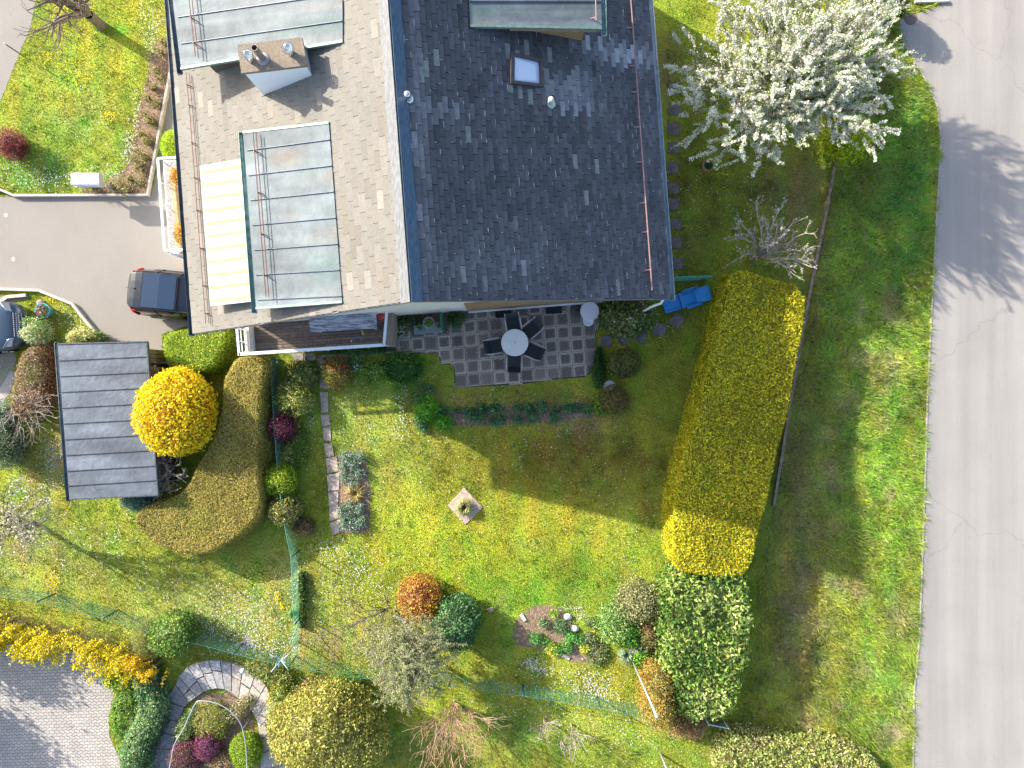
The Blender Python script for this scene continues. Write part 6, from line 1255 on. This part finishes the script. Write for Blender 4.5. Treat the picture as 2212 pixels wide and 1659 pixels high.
def bare_tree(name, label, cat, X, Y, h, targets, mat, r0=.05, twigs=6, tl=.5, tr=.008, buds=None, sd=1, bend=.25, trunk=.4, sub=1, trunktop=None):
    random.seed(sd); b = P(X, Y); t = thing(name, tuple(b), label, cat); tp = b+Vector((0,0,h*trunk)) if trunktop is None else P(*trunktop); out = [([b, b.lerp(tp, .5), tp], [r0*1.25, r0*1.1, r0])]; tips = []
    for (tx, ty, z) in targets:
        e = P(tx, ty, z); mid = tp.lerp(e, .45)+Vector((random.uniform(-.1,.1)*h*.5, random.uniform(-.1,.1)*h*.5, .12*h)); pts = spline([tp, mid, e], 5)
        pts = [q+Vector((random.uniform(-1,1), random.uniform(-1,1), 0))*.03*(0 < i < len(pts)-1) for i, q in enumerate(pts)]
        out.append((pts, [max(tr, r0*.55*(1-.9*i/len(pts))) for i in range(len(pts))])); tips.append(pts)
        for j in range(twigs):
            k = random.randint(len(pts)//3, len(pts)-2); d = (pts[k+1]-pts[k]).normalized(); a = random.uniform(0, 6.28); nd = (d+Vector((math.cos(a), math.sin(a), random.uniform(-.2,.6)))*.8).normalized()
            grow(pts[k], nd, tl*random.uniform(.5, 1.2), tr*1.7, sub, out, bend, 2, .7, .7, .05, 4, tips, tr*.6)
    branch_mesh("trunk", out, mat, t)
    if buds: flowers_on(buds[0], tips, buds[1], buds[2], buds[3], t, spread=buds[4], probs=buds[5] if len(buds) > 5 else None)
    return t
bare_tree("bare_tree","knobbly pruned bare tree at the top end of the yellow hedge","tree",1622,562,3,[(1588,470,2.2),(1632,440,2.4),(1652,470,2.4),(1690,440,2.8),(1700,500,2.8),(1722,470,3.0),(1745,500,3.0),(1760,540,2.8),(1740,560,2.4),(1765,580,2.4),(1720,590,2.2),(1600,510,1.8),(1655,520,2.6),(1680,475,2.6),(1590,560,1.4)],BARKPALE,.09,7,.42,.011,("bud",5,.055,[(.62,.50,.48),(.50,.42,.40),(.34,.38,.10)],.03),5,.3,.25)
bare_tree("bare_tree","large bare tree leaning out over the upper left lawn","tree",219,56,4,[(60,22,3.6),(100,-20,4),(120,40,3),(75,70,2.8),(110,80,2.4),(150,60,3),(160,-10,4),(190,-40,4),(200,10,3.4),(90,0,3.8),(130,90,1.8),(170,20,3.4),(205,-20,3.6)],BARK,.17,6,.7,.014,None,6,.32,None,1,(190,30,1.5))
bare_tree("bare_shrub","small twiggy bare shrub at the lower right corner of the shed","shrub",358,1008,1.4,[(352,985,1.3),(372,990,1.3),(392,1005,1.3),(398,1030,1.3),(385,1050,1.3),(360,1060,1.2),(350,1035,1.1),(378,1025,1.5)],BARKPALE,.03,9,.4,.007,("bud",8,.035,[(.50,.33,.30),(.40,.30,.24)],.02),7,.4,.2)
bare_tree("bare_shrub","pale leafless shrub with arching twigs left of the shed","shrub",60,880,1.5,[(20,850,1.5),(30,910,1.5),(90,855,1.5),(118,880,1.4),(125,905,1.4),(100,930,1.4),(50,930,1.5),(10,880,1.5),(75,940,1.3),(45,845,1.5),(110,860,1.5),(5,925,1.3)],BARKPALE,.03,8,.6,.006,None,8,.3,.15)
bare_tree("flowering_tree","airy pale blossoming tree at the left edge below the shed","tree",78,1130,3,[(10,1060,2.6),(40,1040,2.8),(80,1050,2.8),(115,1075,2.6),(125,1110,2.4),(110,1150,2.2),(60,1170,2.4),(10,1160,2.6),(-20,1110,2.8),(30,1100,3),(70,1090,3),(90,1120,2.8),(-10,1190,2.4)],BARK,.08,12,.55,.008,("blossom",26,.055,[(.62,.56,.42),(.50,.48,.26),(.70,.66,.56),(.36,.40,.14)],.05),9,.3,.35)
bare_tree("bare_shrub","sprawling bare shrub with long horizontal branches above the silvery tree","shrub",838,1310,1.2,[(650,1390,1.0),(700,1372,1.0),(712,1392,.8),(760,1340,1.0),(780,1385,.8),(800,1410,.8),(740,1300,.9),(765,1320,.7),(880,1315,.9),(845,1290,.8),(860,1370,.8),(820,1360,.8)],BARK,.04,6,.6,.008,("leaves",10,.045,[(.34,.34,.12),(.45,.42,.18),(.26,.30,.08)],.08),10,.35,.25)
bare_tree("twiggy_shrub","dry reddish brown many stemmed shrub near the bottom centre","shrub",982,1515,2.2,[(905,1570,2),(920,1600,2),(910,1630,1.8),(940,1620,2.2),(955,1650,2.2),(975,1640,2.4),(985,1600,2.2),(1005,1640,2.2),(1020,1590,2),(1035,1570,2),(1050,1555,1.8),(1060,1560,1.6),(1000,1565,2.2),(960,1590,2.4),(940,1560,1.6),(1010,1610,2.2),(1040,1620,1.8),(890,1590,1.6),(930,1655,1.8),(995,1660,2),(1030,1540,1.6),(970,1620,2.4)],BARKRED,.03,9,.6,.006,None,11,.2,.05,1)
bare_tree("sapling","small pale forked bare sapling in the bottom lawn, left one","sapling",1175,1552,1.2,[(1136,1580,1.2),(1152,1600,1.2),(1162,1605,1.2),(1180,1595,1.2),(1190,1565,1.2),(1200,1558,1.1)],BARKPALE,.025,4,.3,.008,None,12,.3,.3,1)
bare_tree("sapling","small pale forked bare sapling in the bottom lawn, right one","sapling",1234,1564,1.4,[(1208,1608,1.4),(1218,1630,1.4),(1232,1640,1.4),(1244,1622,1.4),(1262,1600,1.3),(1272,1590,1.2),(1240,1600,1.4),(1256,1618,1.3)],BARKPALE,.028,4,.3,.009,None,13,.3,.2,1)
# silvery larch like tree: many drooping twigs dressed in needles
random.seed(14)
c = P(890,1395); st_ = thing("silvery_tree", tuple(c), "silvery green feathery tree spreading over the lower fence", "tree"); out = []; tips = []; tp = c+Vector((0,0,1.4)); out.append(([c, tp], [.08,.07]))
for k in range(95):
    a = random.uniform(0, 6.28); rr = math.sqrt(random.random()); X = 882+112*rr*math.cos(a); Y = 1422+108*rr*math.sin(a); z = 2.6-.9*rr*rr+random.uniform(-.2,.2); e = P(X, Y, z); mid = tp.lerp(e, .5)+Vector((0,0,.35)); pts = spline([tp, mid, e], 4); out.append((pts, [max(.006, .035*(1-i/len(pts))) for i in range(len(pts))])); tips.append(pts[3:])
    for j in range(7):
        q = random.randint(3, len(pts)-2); d = (pts[q+1]-pts[q]).normalized(); b_ = random.uniform(0, 6.28); grow(pts[q], (d*.7+Vector((math.cos(b_), math.sin(b_), .3))).normalized(), random.uniform(.3,.6), .008, 0, out, .2, 1, .5, .7, .0, 4, tips, .004); tips.append(out[-1][0])
branch_mesh("trunk", out, BARK, st_); flowers_on("needles", tips, 60, .055, [(.38,.42,.18),(.50,.52,.27),(.28,.33,.11),(.44,.40,.24)], st_, mat=LEAF, spread=.028, aspect=.3)
# forsythia: arching sprays hung with yellow flowers
def forsythia(label, spots, n, sd, base, length=.9, cols=((.74,.60,.012),(.80,.68,.02),(.60,.52,.02))):
    random.seed(sd); p0 = P(*base); t = thing("forsythia", tuple(p0), label, "forsythia bush"); out, tips = [], []
    for k in range(n):
        (x0, y0), (x1, y1), w_ = random.choice(spots); u = random.random(); X, Y = x0+(x1-x0)*u+random.gauss(0, w_), y0+(y1-y0)*u+random.gauss(0, w_*.7)+14; z0 = 0
        s = P(X, Y-14); a = random.uniform(-2.9, -1.2)-.15; d = Vector((math.cos(a)*.7, math.sin(a)*.7, 0)); L_ = length*random.uniform(.6, 1.25); top = s+d*L_*.35+Vector((0,0,random.uniform(.7, 1.4))); e = s+d*L_+Vector((0,0,random.uniform(.4, 1.2)))
        pts = spline([s, top, e], 5); out.append((pts, [.009]*len(pts))); tips.append(pts[3:])
    branch_mesh("stem", out, simple("tan_twig", (.30,.22,.12), (.42,.32,.2), 9, .8), t); flowers_on("flower", tips, 60, .055, list(cols), t, spread=.045); return t
forsythia("yellow forsythia bush at the left edge above the paved yard",[((-40,1300),(70,1345),14),((0,1330),(60,1370),10)],120,1,(10,1330))
forsythia("yellow forsythia bush in the middle of the flowering row",[((70,1345),(190,1370),14),((90,1370),(150,1380),9)],110,2,(130,1355))
forsythia("yellow forsythia bush at the right end of the row beside the fence",[((190,1360),(290,1395),16),((220,1390),(320,1425),12)],120,3,(250,1385))
forsythia("orange yellow forsythia tip above the terracotta pots",[((310,1400),(358,1425),9)],36,4,(335,1410),.55,((.80,.54,.01),(.76,.48,.012)))
# neighbour's trees beyond the left edge whose shade falls on the paved yard
for X, Y, z, r, lab in ((-175,1390,2.3,70,"broad evergreen just outside the lower left corner, shading the paved yard"),(-250,1560,2.7,80,"second evergreen outside the lower left corner beside the paved yard")):
    S("evergreen_tree",lab,"tree",X,Y,r,r*.9,z,[(.04,.09,.02),(.08,.15,.03)],.14,z0=.8,cover=.8,fluff=.15,lump=.2)
# ---------------------------------------------------------------- grass blades and lawn flowers (nobody could count these)
LAWN = [(-420,-300),(2640,-300),(2640,2010),(-420,2010)]
from itertools import chain
NOG = [DRIVE, TOPROAD, ROAD, YARD, PATIO, bedp, [(122,738),(318,737),(342,1072),(148,1080)], [(380,-300),(1440,-300),(1440,655),(880,655),(840,690),(520,690),(500,640),(380,640)], [(835,640),(1420,640),(1420,668),(835,690)],
  [(-420,640),(60,640),(36,760),(30,800),(20,860),(-420,900)], [(338,90),(372,80),(372,165),(322,420),(186,422),(200,404),(262,385),(292,330),(306,240),(322,165)]]
NOG += gpath; SOILS = [[(1112,1345),(1130,1322),(1165,1306),(1210,1312),(1240,1350),(1262,1390),(1275,1430),(1240,1432),(1200,1415),(1160,1400),(1118,1395)],[(950,885),(1080,878),(1262,865),(1275,900),(1190,912),(1020,922)],[(728,985),(790,990),(800,1060),(798,1150),(735,1152),(722,1060)],[(395,1560),(430,1500),(500,1495),(545,1540),(560,1760),(365,1620)]]
STN = [sq(X, Y, 10.5, 0) for X, Y in srow]+[sq(X, Y, 10.5, a) for X, Y, s, a in crow]+[[(1003,1053),(1043,1096),(1006,1134),(967,1092)]]
def grass_field(name, n, box, keep, length, width, lean, label, colmul=(1,1,1), dry=.12, clump=None):
    X = RNG.uniform(box[0], box[2], n); Y = RNG.uniform(box[1], box[3], n)
    if clump:
        nc = n//clump[0]; cxx = RNG.uniform(box[0], box[2], nc); cyy = RNG.uniform(box[1], box[3], nc); id_ = RNG.integers(0, nc, n); mixm = RNG.random(n) < .75
        X = np.where(mixm, cxx[id_]+RNG.normal(0, clump[1], n), X); Y = np.where(mixm, cyy[id_]+RNG.normal(0, clump[1], n), Y); ca_ = RNG.uniform(0, 6.28, nc)[id_]
    m = keep(X, Y)
    for p_ in NOG+STN: m &= ~inpoly(X, Y, p_)
    for p_ in SOILS: m &= ~(inpoly(X, Y, p_) & (RNG.random(n) < .8))
    X, Y = X[m], Y[m]; k = len(X); col = sward(X, Y)*np.array(colmul); col = col*np.clip(1+RNG.normal(0, .42, (k, 1)), .25, 2.2); col[RNG.random(k) < dry] = (.36,.32,.15)
    b0 = np.column_stack([(X-1106)*K0, -(Y-829.5)*K0, np.zeros(k)]); a = RNG.uniform(0, 6.28, k)
    if clump: a = np.where(mixm[m], ca_[m]+RNG.normal(0, .7, k), a)
    L_ = length*RNG.uniform(.5, 1.4, k); ln = np.clip(RNG.normal(lean, .25, k), .05, 1.3)
    d = np.column_stack([np.cos(a), np.sin(a), a*0]); s = np.column_stack([-np.sin(a), np.cos(a), a*0])*width*RNG.uniform(.7,1.4,(k,1))/2
    e = b0+d*(L_*np.sin(ln))[:,None]; e[:,2] = L_*np.cos(ln); V = np.stack([b0-s, b0+s, e], 1).reshape(-1, 3); F = np.arange(3*k, dtype=np.int32).reshape(k, 3)
    o = link_mesh(name, V, F, GRASS, None, np.clip(np.repeat(col, 3, 0), .004, .9)); tag(o, label, "grass", None, "stuff"); print(name, k); return o
BANKL = [(1805,330),(1745,625),(1700,900),(1669,1092),(1625,1240),(1620,1400),(1590,1560)]
def bankx(Y): return np.interp(Y, [-300,90,330,625,900,1092,1240,1400,1560,2000], [1900,1880,1812,1752,1706,1674,1640,1640,1600,1570])
grass_field("lawn_grass", 420000, (-60,-60,1960,1720), lambda X, Y: (X < bankx(Y)), .06, .026, .8, "short lawn grass with moss and clover", dry=.07)
grass_field("lawn_tussocks", 90000, (-60,-60,1960,1720), lambda X, Y: (X < bankx(Y)), .10, .026, .9, "taller tussocks scattered through the lawn", (.85,1.05,.9), .05, (40, 5))
grass_field("bank_grass", 150000, (1580,-40,2060,1720), lambda X, Y: X > bankx(Y), .20, .026, 1.0, "long rough grass of the bank beside the road", (1.05,1.05,1.0), .18, (45, 7))
def petals(name, zones, size, cols, label, z=.06, mat=PETAL):
    P_, = [[]]; 
    for (x, y, rx, ry, n) in zones:
        P_.append(np.column_stack([RNG.normal(x, rx*.55, n), RNG.normal(y, ry*.55, n)]))
    q = np.vstack(P_); q = q[RNG.random(len(q)) < .8]; X, Y = q[:,0], q[:,1]; m = np.ones(len(X), bool)
    for p_ in NOG+STN: m &= ~inpoly(X, Y, p_)
    m &= X < bankx(Y); X, Y = X[m], Y[m]; k = len(X); p3 = np.column_stack([(X-1106)*K0, -(Y-829.5)*K0, RNG.uniform(z*.6, z*1.4, k)])
    nr = np.column_stack([RNG.normal(0,.3,k), RNG.normal(0,.3,k), np.ones(k)]); V, F, C = leaf_arrays(p3, nr, size*RNG.uniform(.6, 1.35, k), mix_cols(p3, cols, 3, 5, .06), .95); o = link_mesh(name, V, F, mat, None, C); return tag(o, label, "flowers", None, "stuff")
petals("daisies", [(500,1300,120,60,500),(560,1350,110,60,700),(430,1360,120,40,500),(560,1400,90,25,450),(360,1260,140,60,260),(250,1150,120,60,240),(180,1200,120,80,200),(760,1210,70,60,260),(760,1260,90,60,420),(700,1180,40,30,120),(760,850,60,80,160),(790,1000,60,130,130),(870,870,14,60,110),(860,930,20,20,70),(1000,830,180,60,110),(1000,1000,350,120,160),(1200,960,250,100,160),(1330,1100,130,90,90),(1350,1200,100,70,110),(900,1200,120,80,110),(1150,1432,26,16,150),(1170,1445,30,14,90),(1280,1480,50,28,420),(1300,1500,40,20,160),(1225,1440,90,60,120),(1180,1530,120,60,220),(1350,1560,160,50,260),(1400,1620,200,50,160),(1250,1330,18,14,60),(1230,1312,30,8,60),(1200,1470,170,60,220),(640,1260,24,50,90),(330,95,16,60,180),(300,260,14,60,220),(280,320,16,40,200),(250,380,60,24,220),(120,390,130,24,420),(60,360,90,40,160),(180,230,110,140,160),(320,30,30,50,140),(130,680,30,26,110),(170,700,24,22,70),(112,720,30,60,60),(110,990,40,60,160),(90,920,30,40,60),(1500,420,110,90,110),(1650,460,60,40,26),(1440,720,60,50,22),(600,860,20,80,90),(670,900,16,80,100),(570,800,14,60,40),(1850,1620,30,20,16),(1620,420,60,60,20)], .038, [(.80,.80,.78),(.86,.86,.86),(.72,.56,.58),(.78,.76,.50),(.62,.72,.80)], "daisies and other small pale flowers scattered over the lawns")
petals("dandelions", [(110,1340,40,20,0),(118,1300,26,26,0),(125,1250,22,22,110),(560,1240,40,20,70),(650,1190,30,30,26),(600,1290,8,14,70),(610,1310,8,10,60),(170,150,100,90,150),(235,250,16,16,90),(170,175,22,20,110),(100,120,20,30,80),(155,30,30,20,60),(115,650,10,8,50),(20,330,60,30,50),(700,1350,30,20,30),(300,1190,60,40,40),(1500,370,22,6,0),(1560,378,34,6,40),(240,1480,12,18,70),(242,1500,8,14,40),(1285,1360,20,16,30),(900,1000,200,100,50),(1300,950,160,120,60),(1100,1200,300,120,50),(1300,1460,60,30,60),(155,1060,60,60,30)], .045, [(.80,.60,.02),(.72,.62,.05)], "dandelions and yellow celandines in the lawns")
petals("fallen_debris", [(1000,500,800,500,0),(1800,1000,120,500,160),(1700,700,60,200,60)], .07, [(.42,.33,.20),(.34,.27,.17)], "dry leaves and bits on the grass bank", .03)
petals("violets", [(535,1385,14,12,120),(290,330,16,60,40),(240,1480,6,16,20)], .04, [(.45,.30,.62),(.55,.42,.70)], "small violet flowers by the mesh fence and beds")
